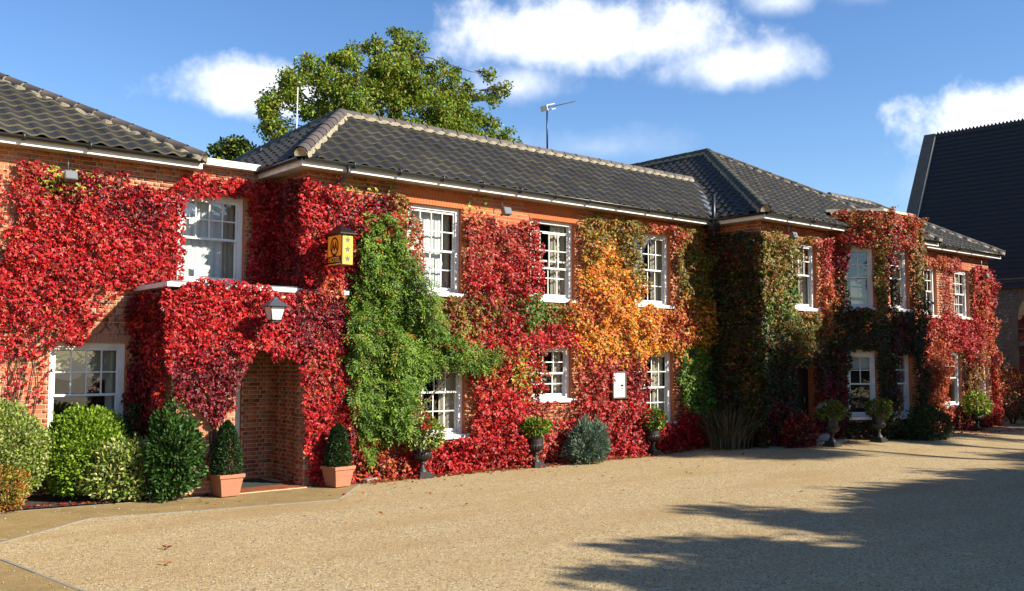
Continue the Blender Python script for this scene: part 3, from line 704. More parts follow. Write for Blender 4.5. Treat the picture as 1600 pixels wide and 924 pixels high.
mb = MB(); mb.box(6.705, 6.74, 16.42, 16.76, 5.60, 5.90, M['white']); mb.build('eaves_end_box', lw)
# door inside the porch
mb = MB(); a, b, z0, z1 = DOOR[:4]
for bx in ((a, a+.08, z0, z1), (b-.10, b, z0, z1), (a+.08, b-.1, z1-.09, z1)): mb.box(bx[0], bx[1], YL+.06, YL+.18, bx[2], bx[3], M['white'])
d = mb.build('door_frame', lw)
mb = MB(); mb.box(a+.085, b-.105, YL+.10, YL+.15, z0, z0+.75, M['wood']); mb.box(a+.085, a+.21, YL+.1, YL+.15, z0+.75, z1-.095, M['wood']); mb.box(b-.23, b-.105, YL+.1, YL+.15, z0+.75, z1-.095, M['wood']); mb.box(a+.21, b-.23, YL+.1, YL+.15, z1-.24, z1-.095, M['wood']); mb.box(a+.21, b-.23, YL+.1, YL+.15, z0+1.28, z0+1.4, M['wood'])
d = mb.build('door', lw)
mb = MB(); mb.poly([(a+.21, YL+.125, z0+.75), (b-.23, YL+.125, z0+.75), (b-.23, YL+.125, z1-.24), (a+.21, YL+.125, z1-.24)], M['glass']); mb.build('pane', d)
mb = MB(); mb.tube([(b-.17, YL+.06, 1.0), (b-.17, YL+.06, 1.25)], .014, M['brass']); mb.build('handle', d)
mb = MB(); mb.box(7.86, 7.94, YL-.03, YL-.008, 1.42, 1.5, M['brass']); mb.build('door_bell', lw)

# ------------------------------------------------------------------ entrance porch
YP = 15.28; FP = Frame((0, YP), (1, 0)); FPL = Frame((5.85, 0), (0, -1))
po = thing('entrance_porch', (7.4, 15.9, 0), 'flat roofed brick entrance porch with wide dark opening and white roof edge', 'porch')
w = brick_wall(po, FP, 5.85, 9.02, 0, 3.34, [(6.92, 8.2, 0, 2.42, .01)], 'red', indiv=lambda u, z: u < 6.9 and z < 1.7, name='wall')
w2 = brick_wall(po, FPL, -YL, -YP, 0, 3.34, [], 'red')
mb = MB(); mb.box(6.05, 9.0, YP+.32, YP+.34, 2.42, 3.3, M['plaster']); mb.box(6.0, 8.28, YP+.34, YL-.01, 2.6, 2.66, M['plaster']); mb.box(6.80, 6.86, YP+.34, YL-.01, 0, 2.6, M['plaster'])  # ceiling coloured dark, to carry the shade inside the porch
mb.build('inner_wall', po)
brick_wall(po, Frame((8.2, 0), (0, -1)), -YP-.34, -YP, 0, 2.42, [], 'red'); brick_wall(po, Frame((6.92, 0), (0, 1)), YP, YP+.34, 0, 2.42, [], 'red')
mb = MB(); mb.box(5.70, 9.03, 15.19, 16.76, 3.39, 3.465, M['white']); mb.box(5.76, 9.0, 15.24, 16.76, 3.475, 3.49, M['lead']); mb.build('roof_slab', po)
mb = MB(); mb.box(6.6, 8.29, 15.12, YL-.01, -.05, .018, M['mortar']); fl = mb.build('floor', po)
tl = MB(); tl.box(-.073, .073, -.073, .073, 0, .012, M['quarry']); tl = tl.mesh('tile')
for i in range(11):
    for k in range(6):
        o = link('tile', tl, fl); o.matrix_basis = Matrix.Translation((6.69+.152*i, 15.2+.152*k, .018+random.uniform(-.001, .001)))
mb = MB(); mb.box(6.75, 8.0, 15.62, 16.6, .031, .045, M['mat']); o = mb.build('door_mat'); tag(o, 'dark green door mat on the red tiles inside the porch', 'door mat')

# ------------------------------------------------------------------ main block
mw = [(10.44, 11.76, 3.56, 5.28), (13.63, 14.95, 3.56, 5.28), (16.92, 18.22, 3.56, 5.28), (10.52, 11.86, .74, 2.46), (13.66, 14.84, 1.38, 2.52), (17.0, 18.28, .74, 2.42)]
mbk = thing('hotel_main_block', (14, 17.5, 0), 'long orange brick block with pale framed sash windows under a low black pantiled roof', 'building')
w = brick_wall(mbk, FM, 8.3, 19.8, 0, 5.63, mw, 'orange', indiv=lambda u, z: z > 4.9 and 10 < u < 15.2)
for q in mw[:3]: flat_arch(w, FM, q[0]-.02, q[1]+.02, q[3])
FMR = Frame((8.3, 0), (0, -1))
brick_wall(mbk, FMR, -21, -YM, 0, 5.63, [], 'red', brange=(-YL, -YM, 0, 5.63), name='wall')
mb = MB(); mb.box(8.32, 19.79, 22.0, 22.2, 0, 5.6, M['mortar']); mb.box(8.32, 19.79, YM+.14, 22, 2.75, 3.0, M['plaster']); mb.box(8.32, 19.79, YM+.02, 22, 5.55, 5.65, M['plaster']); mb.box(8.32, 19.79, 19.2, 19.3, .03, 5.5, M['plaster']); mb.box(8.32, 19.79, YM+.14, 19.2, -.1, .02, M['dark'])
for x in (12.7, 15.9): mb.box(x, x+.1, YM+.14, 19.2, .03, 5.5, M['plaster'])
mb.build('inner_wall', mbk)
cur = ['nethalf', 'right', 'right', 'right', 'sides', 'right']
for i, q in enumerate(mw): window(mbk, FM, q[0], q[1], q[2], q[3], 4 if i != 4 else 3, 2, 2, curtain=cur[i], open_=.16 if i == 1 else 0)
eaves(mbk, (7.97, 15.05), (19.43, 15.05), (0, -1), mitre0=1)
eaves(mbk, (7.97, 16.80), (7.97, 15.05), (-1, 0), over=.33, mitre1=1)
RZ = 7.22; Yb = 23.2
rf = deck(mbk, [[(7.97, 15.08, 5.74), (20.5, 15.08, 5.74), (21.4, 17.13, RZ-.02), (9.96, 17.13, RZ-.02)], [(8.0, Yb, 5.74), (8.0, 15.08, 5.74), (9.96, 17.13, RZ-.02)], [(21, Yb, 5.74), (8.0, Yb, 5.74), (9.96, 17.13, RZ-.02), (21.4, 17.13, RZ-.02)]])
hipface(rf, (7.93, 15.01, 5.745), (20.6, 15.01, 5.745), (21.4, 17.13, RZ), (9.96, 17.13, RZ), mt=M['tile'], me=M['tileedge'], budget=300, tmesh=T_BLK, near=camdist)
hipface(rf, (7.93, Yb, 5.745), (7.93, 15.01, 5.745), (9.96, 17.13, RZ), (9.96, 17.13, RZ), mt=M['tile2'], me=M['tileedge'], budget=0, tmesh=T_OLD)
ridge(rf, (7.90, 14.98, 5.78), (9.96, 17.13, RZ+.03), r=.125, ln=.3)
ridge(rf, (9.96, 17.13, RZ+.03), (21.2, 17.13, RZ+.03), r=.105, ln=.42)
ridge(rf, (9.96, 17.13, RZ+.03), (8.0, Yb, 5.79), r=.13, ln=.4)
mb = MB(); mb.tube([(8.86, 14.98, 5.70), (8.86, 14.98, 5.58), (8.82, 15.02, 5.5), (8.68, 15.3, 5.32), (8.66, 15.36, 5.2), (8.66, 15.36, .1)], .036, M['black'], 8); mb.build('downpipe', mbk)

# ------------------------------------------------------------------ cross wing
rb = thing('hotel_cross_wing', (23.8, 18, 0), 'projecting brick wing with green and red creeper and tall hipped black roof', 'building')
rwin = (20.95, 22.22, 3.56, 5.24); rdoor = (20.9, 21.95, .15, 2.3, .14)
w = brick_wall(rb, FR, 19.8, 27.9, 0, 5.63, [rwin, rdoor], 'orange')
flat_arch(w, FR, rwin[0]-.02, rwin[1]+.02, rwin[3])
FRR = Frame((19.8, 0), (0, -1)); brick_wall(rb, FRR, -24, -YR, 0, 5.63, [], 'orange', brange=(-15.45, -YR, 0, 5.63))
mb = MB(); mb.box(27.7, 27.9, YR+.02, 29.9, 0, 5.6, M['mortar']); mb.box(19.82, 27.7, 29.8, 30, 0, 5.6, M['mortar']); mb.box(19.82, 27.69, YR+.14, 29.8, 2.75, 3.0, M['plaster']); mb.box(19.82, 27.69, YR+.02, 29.8, 5.55, 5.65, M['plaster']); mb.box(19.82, 27.69, 17.2, 17.3, .03, 5.5, M['plaster']); mb.box(19.82, 27.69, YR+.4, 17.2, -.1, .14, M['dark']); mb.box(22.7, 22.8, YR+.14, 17.2, .15, 5.5, M['plaster']); mb.build('inner_wall', rb)
window(rb, FR, *rwin[:2], *rwin[2:], 4, 2, 1, curtain='right')
mb = MB(); a, b = rdoor[:2]
mb.box(a+.07, b-.07, YR+.22, YR+.27, .15, 2.2, M['blackdoor'])
for i in range(2):
    for (za, zb) in ((.3, .95), (1.1, 2.05)): mb.box(a+.15+i*.4, a+.47+i*.4, YR+.205, YR+.22, za, zb, M['blackdoor'])
dd = mb.build('door', rb)
mb = MB(); mb.box(a, a+.07, YR+.15, YR+.28, .15, 2.3, M['blackdoor']); mb.box(b-.07, b, YR+.15, YR+.28, .15, 2.3, M['blackdoor']); mb.box(a+.07, b-.07, YR+.15, YR+.28, 2.2, 2.3, M['blackdoor']); mb.build('door_frame', rb)
mb = MB(); mb.tube([(b-.14, YR+.19, 1.1), (b-.14, YR+.16, 1.14), (b-.14, YR+.16, 1.24), (b-.14, YR+.19, 1.28)], .01, M['brass']); mb.build('handle', dd)
eaves(rb, (19.45, 13.5), (28.25, 13.5), (0, -1), mitre0=1)
eaves(rb, (19.45, 15.05), (19.45, 13.5), (-1, 0), over=.35, mitre1=1)
A = (23.85, 18.6, 8.64); B2 = (23.85, 31, 8.64)
rf = deck(rb, [[(19.48, 13.53, 5.74), (28.25, 13.53, 5.74), (23.85, 18.6, 8.62)], [(19.48, 31, 5.74), (19.48, 13.53, 5.74), (23.85, 18.6, 8.62), (23.85, 31, 8.62)], [(28.25, 13.53, 5.74), (28.25, 31, 5.74), (23.85, 31, 8.62), (23.85, 18.6, 8.62)], [(28.25, 31, 5.74), (19.48, 31, 5.74), (23.85, 31, 8.62)]])
hipface(rf, (19.41, 13.46, 5.745), (28.29, 13.46, 5.745), A, A, mt=M['tile'], me=M['tileedge'], budget=300, tmesh=T_BLK, near=camdist)
hipface(rf, (19.41, 31, 5.745), (19.41, 13.46, 5.745), A, B2, mt=M['tile'], me=M['tileedge'], budget=0, tmesh=T_BLK)
M['ridgegreen'] = mat('mossy_ridge', (.085, .08, .05), .85, var=.3, vscale=6, bump=.3, objvar=.2)
ridge(rf, (19.38, 13.43, 5.78), (A[0], A[1], A[2]+.03), r=.13, ln=.36, mt='ridgegreen')
ridge(rf, (28.3, 13.43, 5.78), (A[0], A[1], A[2]+.03), r=.10, ln=.42)
ridge(rf, (A[0], A[1], A[2]+.03), (B2[0], B2[1], B2[2]+.03), r=.13, ln=.42, mt='ridgegreen')
mb = MB(); mb.box(19.38, 19.44, 14.98, 17.6, 5.76, 5.80, M['lead'], Matrix.Identity(4)); v0 = Vector((19.5, 14.98, 5.79)); v1 = Vector((21.25, 17.15, 7.24))
mb.add([v0+Vector((-.12, .05, .05)), v0+Vector((.1, -.05, .02)), v1+Vector((.1, -.05, .02)), v1+Vector((-.12, .05, .05))], [(0, 1, 2, 3)], M['lead']); mb.build('valley_flashing', rb)
mb = MB(); mb.tube([(19.34, 14.93, 5.3), (19.34, 14.93, 6.35)], .05, M['black'], 8); mb.box(19.22, 19.46, 14.83, 15.03, 5.45, 5.66, M['black']); mb.tube([(19.5, 15.0, 5.45), (19.68, 15.25, 5.2), (19.70, 15.3, .2)], .04, M['black'], 8); mb.build('downpipe', rb)
st = thing('stone_steps', (21.45, 13.5, 0), 'pale stone doorsteps at the dark side doorway between two urns', 'steps')
mb = MB(); mb.box(20.75, 22.1, 13.05, 13.86, .08, .22, M['stone']); mb.build('step', st)
mb = MB(); mb.box(20.85, 22.0, 13.4, 13.86, .222, .36, M['stone']); mb.build('step', st)

# ------------------------------------------------------------------ two-storey bay
bx = [(22.95, 13.87), (23.9, 12.9), (25.5, 12.9), (26.45, 13.87)]
by = thing('bay_window', (24.7, 13.4, 0), 'two storey angled bay covered in creeper with flat roof and white rim', 'bay window')
FB1 = Frame(bx[0], (.95, -.97)); FB2 = Frame(bx[1], (1, 0)); FB3 = Frame(bx[2], (.95, .97)); l1 = sqrt(.95**2+.97**2)
bw1 = [(.34, 1.08, 3.6, 5.22), (.34, 1.08, .74, 2.42)]; bw2 = [(.28, 1.32, 3.6, 5.22), (.28, 1.32, .74, 2.42)]
brick_wall(by, FB1, 0, l1, 0, 6.16, bw1, 'orange'); brick_wall(by, FB2, 0, 1.6, 0, 6.16, bw2, 'orange'); brick_wall(by, FB3, 0, l1, 0, 6.12, bw1, 'orange', bricks=False)
for F_, ws in ((FB1, bw1), (FB2, bw2), (FB3, bw1)):
    for q, cu in zip(ws, (None if F_ is FB1 else 'right', 'roller' if F_ is FB1 else None)): window(by, F_, *q, 2, 2, 1, curtain=cu)
mb = MB(); mb.prism([(22.88, 13.95), (23.87, 12.85), (25.53, 12.85), (26.52, 13.95), (26.52, 14.5), (22.88, 14.5)], 6.165, 6.235, M['cream']); mb.prism([(22.95, 13.95), (23.9, 12.86), (25.5, 12.86), (26.45, 13.95), (26.45, 14.4), (22.95, 14.4)], 6.236, 6.25, M['lead']); mb.build('flat_roof', by)
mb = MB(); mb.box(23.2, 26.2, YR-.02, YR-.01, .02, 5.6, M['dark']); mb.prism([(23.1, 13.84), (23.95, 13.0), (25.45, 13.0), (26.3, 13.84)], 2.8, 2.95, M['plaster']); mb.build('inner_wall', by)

# ------------------------------------------------------------------ end wing
ew = thing('hotel_end_wing', (30.3, 16, 0), 'small brick wing far right with red creeper in front of dark chapel roof', 'building')
fw_ = [(28.35, 29.5, 3.62, 5.14), (30.6, 31.72, 3.62, 5.14), (29.75, 31.0, .80, 2.5), (32.05, 32.95, .80, 2.42)]
w = brick_wall(ew, FF, 27.92, 33.2, 0, 5.63, fw_, 'red')
for q in fw_[:2]: flat_arch(w, FF, q[0]-.02, q[1]+.02, q[3], 'red')
mb = MB(); mb.box(33.0, 33.19, YF+.01, 20, 0, 5.6, M['mortar']); mb.box(27.92, 33.0, 19.8, 20, 0, 5.6, M['mortar']); mb.box(27.92, 33.0, YF+.14, 19.8, 2.75, 3.0, M['plaster']); mb.box(27.92, 33.0, YF+.02, 19.8, 5.55, 5.65, M['plaster']); mb.box(27.92, 33, 17.5, 17.6, .03, 5.5, M['plaster']); mb.build('inner_wall', ew)
window(ew, FF, *fw_[0], 4, 2, 2); window(ew, FF, *fw_[1], 3, 2, 2, curtain='right'); window(ew, FF, *fw_[2], 2, 2, 1); window(ew, FF, *fw_[3], 2, 2, 1, curtain='right')
eaves(ew, (28.26, 13.85), (33.4, 13.85), (0, -1), over=.35)
rf = deck(ew, [[(27.9, 13.88, 5.74), (33.4, 13.88, 5.74), (30.4, 16.9, 7.5), (27.9, 16.9, 7.5)], [(33.4, 13.88, 5.74), (33.4, 20, 5.74), (30.4, 16.9, 7.5)], [(33.4, 20, 5.74), (27.9, 20, 5.74), (27.9, 16.9, 7.5), (30.4, 16.9, 7.5)]])
hipface(rf, (27.9, 13.81, 5.745), (33.44, 13.81, 5.745), (30.4, 16.9, 7.52), (27.9, 16.9, 7.52), mt=M['tile'], me=M['tileedge'], budget=120, tmesh=T_BLK, near=camdist)
ridge(rf, (33.47, 13.78, 5.78), (30.4, 16.9, 7.55), r=.10, ln=.42); ridge(rf, (30.4, 16.9, 7.55), (27.9, 16.9, 7.55), r=.10, ln=.42)

# ------------------------------------------------------------------ chapel
def build_chapel():
    ch = thing('chapel', (41, 11, 0), 'dark flint chapel with steep slate roof and spiked ridge at the right edge', 'chapel')
    u = Vector((-.08, .9968, 0)); nx = Vector((.9968, .08, 0)); O = Vector((38, 13, 0))
    # local: a = along u (towards back +), b = outward from wall into the chapel (nx)
    def P(a, b, z): q = O + u*a + nx*b; return (q.x, q.y, z)
    ze, rw = 5.22, 3.95; zr = ze + rw*tan(radians(60)); a0, a1 = -12.0, 6.55
    Fc = Frame((O.x+u.x*0, O.y), (u.x, u.y)); Fc.U = -u; Fc.N = -nx         # u runs towards the camera
    holes = [(-2.15, -.35, .9, 3.9, .35), (3.0, 4.8, .9, 3.9, .35), (8, 9.8, .9, 3.9, .35)]
    wl = brick_wall(ch, Fc, -a1, -a0, 0, ze+.1, holes, 'red', bricks=False, reveal=.35, core=M['darkstone'])
    # flint facing: knapped nodules set in courses
    V = []; F = []; C = []
    for k in range(5200):
        uu, z = random.uniform(-5.0, 3.0), random.uniform(.1, ze-.25)
        if any(h[0]-.24 < uu < h[1]+.24 and h[2]-.2 < z < h[3]+.05 for h in holes): continue
        hc = [(h[0]+h[1])/2 for h in holes]
        if any(z > 3.85 and (uu-c)**2+(z-3.9)**2 < 1.15**2 for c in hc) or 2.75 < z < 2.93: continue
        r = random.uniform(.035, .075); b = len(V); nn = 6; a = random.random()*6
        V += [Fc.p(uu+r*cos(a+j)*random.uniform(.8, 1.1), z+r*.8*sin(a+j)*random.uniform(.8, 1.1), .004) for j in np.linspace(0, 2*pi, nn, endpoint=False)]
        V.append(Fc.p(uu+random.uniform(-.02, .02), z+random.uniform(-.02, .02), .018+random.random()*.02))
        F += [(b+j, b+(j+1) % nn, b+nn) for j in range(nn)]
        c = random.choice([(.035, .035, .04), (.06, .06, .065), (.10, .10, .105), (.16, .16, .16), (.05, .045, .04), (.09, .07, .05)]); C += [c]*(nn+1)
    o = link('flintwork', fastmesh('flintwork', np.array(V), np.array(F), M['flint'], np.array(C)), wl); o['kind'] = 'stuff'
    # arched stone window surrounds with blocks, dark panes and saddle bars
    for h in holes[:2]:
        cu, rr = (h[0]+h[1])/2, (h[1]-h[0])/2
        mb = MB()
        for sgn in (-1, 1):
            for k in range(10):
                z0 = .9+.3*k; wd = .2 if k % 2 else .28
                a, b = (cu-rr-wd, cu-rr) if sgn < 0 else (cu+rr, cu+rr+wd)
                mb.add([Fc.p(a, z0+.004, .03), Fc.p(b, z0+.004, .03), Fc.p(b, z0+.296, .03), Fc.p(a, z0+.296, .03), Fc.p(a, z0+.004, 0), Fc.p(b, z0+.004, 0), Fc.p(b, z0+.296, 0), Fc.p(a, z0+.296, 0)], [(0, 1, 2, 3), (0, 4, 5, 1), (1, 5, 6, 2), (2, 6, 7, 3), (3, 7, 4, 0)], M['darkstone'])
        k = 11
        for i in range(k):
            t0, t1 = pi*i/k+.008, pi*(i+1)/k-.008
            q = [(cu+cos(t)*R, 3.9+sin(t)*R) for t, R in ((t0, rr*.985), (t1, rr*.985), (t1, rr+.26), (t0, rr+.26))]
            mb.add([Fc.p(x, z, .032) for x, z in q] + [Fc.p(x, z, -.0) for x, z in q], [(0, 1, 2, 3), (0, 4, 5, 1), (1, 5, 6, 2), (2, 6, 7, 3), (3, 7, 4, 0)], M['darkstone'])
        sr = mb.build('stone_surround', ch)
        mb = MB(); pts = [(cu-rr, .9), (cu+rr, .9)] + [(cu+cos(t)*rr, 3.9+sin(t)*rr) for t in np.linspace(0, pi, 14)]
        mb.poly([Fc.p(x, z, .012) for x, z in pts], M['deck']); mb.build('opening', sr)
        mb = MB(); mb.poly([Fc.p(x*.999+cu*.001, z, .016) for x, z in pts], M['glass']); mb.build('pane', sr)
        mb = MB()
        for z in (1.4, 1.9, 2.4, 2.9, 3.4, 3.9): mb.tube([Fc.p(cu-rr, z, .022), Fc.p(cu+rr, z, .022)], .012, M['lead'], 5)
        mb.build('saddle_bar', sr)
    mb = MB()
    for k in range(24):      # dressed string course and eaves course
        a, b = -3.95+.75*k, -3.95+.75*k+.742
        for z0, z1, d in ((2.76, 2.92, .03), (ze-.2, ze-.02, .05)): mb.add([Fc.p(a, z0, d), Fc.p(b, z0, d), Fc.p(b, z1, d), Fc.p(a, z1, d), Fc.p(a, z0, 0), Fc.p(b, z0, 0), Fc.p(b, z1, 0), Fc.p(a, z1, 0)], [(0, 1, 2, 3), (0, 4, 5, 1), (1, 5, 6, 2), (2, 6, 7, 3), (3, 7, 4, 0)], M['darkstone'])
    mb.build('string_course', ch)['kind'] = 'stuff'
    rf = MB(); rf.poly([P(a0, -.18, ze-.3), P(a1, -.18, ze-.3), P(a1, rw, zr), P(a0, rw, zr)], M['deck']); rf.poly([P(a1, 2*rw, ze), P(a0, 2*rw, ze), P(a0, rw, zr), P(a1, rw, zr)], M['slate']); rf = rf.build('roof', ch)
    # slates in courses
    sl = MB(); cr_ = .24; nrow = int((rw+.18)/cos(radians(60))/cr_); up = nx*cos(radians(60))+Vector((0, 0, sin(radians(60)))); nn = -nx*sin(radians(60))+Vector((0, 0, cos(radians(60)))); base = Vector(P(0, -.2, ze-.32))
    V = []; F = []
    for r in range(nrow+1):
        a = -5.2 - (.14 if r % 2 else 0)
        while a < a1:
            b = min(a+.275, a1); dz = random.uniform(0, .004)
            k = len(V)
            for (aa, vv, h) in ((a, 0, .014), (b, 0, .014), (b, cr_+.05, .003), (a, cr_+.05, .003), (a, 0, .006), (b, 0, .006)):
                V.append(base + u*aa + up*(r*cr_+vv) + nn*(h+dz))
            F += [(k+1, k, k+3, k+2), (k+5, k+4, k, k+1)]; a += .28
    o = link('slating', fastmesh('slating', np.array([tuple(v) for v in V]), np.array(F), M['slate']), rf); o['kind'] = 'stuff'
    # ridge with pointed cresting
    mb = MB()
    for k in range(62):
        a = a1-.25-k*.3; c = Vector(P(a, rw, zr+.06)); t = u*.148
        mb.box(-.145, .145, -.1, .1, -.1, .05, M['slate'], Matrix.Translation(c) @ Matrix.Rotation(atan2(u.y, u.x), 4, 'Z'))
        for s in (-.075, .075):
            q = c+u*s; e = [(q + u*x + Vector((0, 0, z))) for x, z in ((-.035, .05), (.035, .05), (.045, .10), (.0, .17), (-.045, .10))]
            mb.add([v-nx*.02 for v in e] + [v+nx*.02 for v in e], [(0, 1, 2, 3, 4), (9, 8, 7, 6, 5)] + [(i, (i+1) % 5, 5+(i+1) % 5, 5+i) for i in range(5)], M['deck'])
    mb.build('ridge_cresting', rf)
    # gable parapet with coping at the far end
    g = MB(); pr = .32
    prof = [(-.35, ze-.7), (-.35, ze-.45), (rw, zr+.10), (2*rw+.35, ze-.45), (2*rw+.35, ze-.5), (2*rw, 0), (0, 0)]
    vs = [P(a1, b, z) for b, z in prof] + [P(a1+.35, b, z) for b, z in prof]; n = len(prof)
    g.add(vs, [list(range(n)), list(range(n, 2*n))[::-1]] + [(i, (i+1) % n, n+(i+1) % n, n+i) for i in range(n)], M['darkstone']); g.build('gable', ch)
    M['coping'] = mat('coping_stone', (.13, .12, .10), .9, var=.25, vscale=3)
    g = MB(); k = 16
    for i in range(k):
        f0, f1 = i/k+.002, (i+1)/k-.002
        pts = []
        for f in (f0, f1):
            b = -.35+(rw+.35)*f; z = ze-.45+(zr+.10-ze+.45)*f
            for (da, dz) in ((-.07, .0), (-.07, .09), (.42, .09), (.42, .0)): pts.append(P(a1+da, b-.02, z+dz))
        g.add(pts, [(0, 1, 2, 3), (7, 6, 5, 4), (0, 4, 5, 1), (1, 5, 6, 2), (2, 6, 7, 3), (3, 7, 4, 0)], M['coping'])
    g.build('gable_coping', ch)
    g = MB(); a, b = P(a1-.08, -.3, ze-.42), P(a1-.08, rw, zr+.10); g.tube([a, b], .045, M['cream'], 5); g.build('verge_flashing', rf)
    mb = MB(); mb.poly([P(a0, 0, 0), P(a0, 2*rw, 0), P(a0, 2*rw, ze), P(a0, rw, zr), P(a0, 0, ze)], M['darkstone']); mb.poly([P(a0, 2*rw, 0), P(a1, 2*rw, 0), P(a1, 2*rw, ze), P(a0, 2*rw, ze)], M['darkstone']); mb.build('back_wall', ch)
build_chapel()

# ================================================================== creepers
def vine(name, label, patches, stems=(), density=1350, cat='climber', parent=None, leafL=.059):
    """patches: list of dict(fr, poly (u,z), holes, dens, depth, spots, seed)"""
    c = patches[0]; fr = c['fr']; uu = [p[0] for p in c['poly']]; base = fr.p(sum(uu)/len(uu), 0, .1)
    t = thing(name, base, label, cat)
    Ps = []; As = []; Ns = []; Ls = []; Ws = []; Cs = []
    for pt in patches:
        fr = pt['fr']; po_ = pt['poly']; us = [p[0] for p in po_]; zs = [p[1] for p in po_]; seed = pt.get('seed', 1)
        ar = (max(us)-min(us)+.3)*(max(zs)-min(zs)+.3); n = int(ar*density*pt.get('dens', 1.)); dep = pt.get('depth', .22)
        u = rng.uniform(min(us)-.15, max(us)+.15, n); z = rng.uniform(min(zs)-.15, max(zs)+.15, n)
        ju = u + .28*(fbm(u*2.3, z*2.3, seed)-.5)*pt.get('rag', 1.); jz = z + .34*(fbm(u*2.3+9, z*2.3, seed+2)-.5)*pt.get('rag', 1.)
        k = inpoly(ju, jz, po_)
        for h in pt.get('holes', ()):
            k &= ~((ju > h[0]) & (ju < h[1]) & (jz > h[2]) & (jz < h[3]))
        for h in pt.get('thin', ()):   # bare brick showing between the shoots
            f = ((u-h[0])/h[2])**2 + ((z-h[1])/h[3])**2; k &= ~((f < 1) & (rng.random(n) < h[4]))
        g = fbm(u*1.5, z*1.5, seed+5); k &= rng.random(n) < ss(.12, .34, g+pt.get('full', .12))
        k &= z > (.03 + (ground_h(fr.O.x+fr.U.x*u+fr.N.x*.2, fr.O.y+fr.U.y*u+fr.N.y*.2)))
        u, z = u[k], z[k]; n = len(u)
        d = dep*(.08 + 1.5*fbm(u*1.7, z*1.7, seed+1)**1.6 + 1.7*np.maximum(0, fbm(u*4.2, z*5.0, seed+8)-.42)) * rng.uniform(.2, 1.05, n)**.7 + .03
        P = fr.np(u, z, d); nv = np.array([[fr.N.x, fr.N.y, 0]]); Nn = nrm(nv*1.0 + np.array([[0, 0, .42]]) + rng.normal(size=(n, 3))*.52)
        dn = np.array([[0, 0, -1.]]) + nv*.25 + rng.normal(size=(n, 3))*.35
        C = spotcols(u, z, pt['spots'], seed)
        sz = leafL*rng.uniform(.7, 1.25, n)
        dn = nrm(dn - Nn*(dn*Nn).sum(1, keepdims=True)); sd = np.cross(dn, Nn)
        for ang, sc in ((0, 1.), (.95, .82), (-.95, .82)):
            a = ang + rng.normal(size=n)*.15
            Ps.append(P); As.append(dn*np.cos(a)[:, None] + sd*np.sin(a)[:, None]); Ns.append(Nn + rng.normal(size=(n, 3))*.18); Ls.append(sz*sc); Ws.append(sz*sc*.52); Cs.append(C*rng.uniform(.88, 1.12, (n, 1)))
    P, A, Nn, L, W, C = map(np.concatenate, (Ps, As, Ns, Ls, Ws, Cs))
    leaves('foliage', P, A, Nn, L, W, C, M['leaf'], t)
    mb = MB()
    for (fr, u0, z0, u1, z1, r) in stems:
        n = 9; pts = []; ph = random.random()*6
        for i in range(n+1):
            f = i/n; pts.append(fr.p(u0+(u1-u0)*f+.10*sin(ph+f*7)*(f*(1-f)*4)**.5, z0+(z1-z0)*f, .03+r))
        mb.tube(pts, [r*(1-.75*i/n) for i in range(n+1)], M['stem'], 5)
    if mb.f: mb.build('stem', t)['kind'] = 'stuff'
    return t
def rnd_stems(fr, n, u0, u1, z0, z1, zt0, zt1, r=.012):
    return [(fr, random.uniform(u0, u1), random.uniform(z0, z1), random.uniform(u0, u1), random.uniform(zt0, zt1), r*random.uniform(.5, 1.3)) for _ in range(n)]
P_LEFT = [(3.72,5.41),(4.08,5.42),(4.57,5.36),(4.97,5.42),(5.49,5.42),(6.17,5.28),(6.6,5.6),(7.14,5.6),(8.25,5.56),(8.3,3.5),(6.22,3.5),(5.6,3.43),(5.26,3.1),(4.96,2.66),(4.8,2.4),(4.32,2.39),(3.99,2.24),(3.63,2.24),(2.6,2.43),(2.6,3.4),(3.5,3.55),(3.72,4.05),(3.8,4.57),(3.7,4.96)]
P_SP = [(2.6,2.53),(4.42,2.5),(4.42,1.93),(4.22,1.43),(3.94,1.3),(3.77,.85),(2.9,1.3)]
SL = [(5.3,4.5,1.6,1.,'red',1.), (4.0,3.2,1.3,1.1,'red',1.1), (5.1,5.1,.7,.35,'crim',.95), (5.9,4.6,.5,.5,'crim',.55), (4.6,5.25,.3,.25,'ygreen',1.0), (7.2,5.4,1.2,.35,'red',1.1), (4.4,2.9,.9,.7,'pink',.45), (3.9,4.9,.5,.6,'pink',.7), (4.55,3.6,.6,.5,'crim',.35)]
vine('virginia_creeper', 'bright red creeper spread over the left wing around its upper sash window', [
    dict(fr=FL, poly=P_LEFT, holes=[(6.52, 7.74, 3.5, 5.2), (4.52, 5.7, .6, 2.46), (5.5, 6.3, 2.0, 3.2)], spots=SL, seed=3, depth=.20, thin=[(5.35, 3.15, .45, .3, .75), (5.6, 5.35, .6, .12, .7), (4.0, 2.5, .6, .25, .6)]),
    dict(fr=FL, poly=P_SP, holes=[(4.36, 5.7, .6, 2.46)], dens=.13, spots=SL, seed=4, depth=.06, full=0.),
    dict(fr=FL, poly=[(2.6, 3.5), (3.8, 3.9), (3.75, 5.3), (3.45, 5.35), (3.4, 4.2)], dens=.16, spots=SL, seed=5, depth=.08, full=0.),
    dict(fr=FMR, poly=[(-16.75, 3.45), (-15.2, 3.45), (-15.2, 5.5), (-16.75, 5.55)], dens=.95, spots=[(-16, 4.5, 2, 2, 'red', 1), (-16, 4.5, 2, 2, 'crim', .8)], seed=6, depth=.2),
    ], rnd_stems(FL, 14, 3.2, 4.35, .3, .9, 2.6, 4.2) + rnd_stems(FL, 6, 3.3, 3.9, 2.2, 3.2, 4.6, 5.4, .009) + rnd_stems(FL, 5, 5.0, 5.8, 2.5, 2.8, 3.2, 3.7, .008))
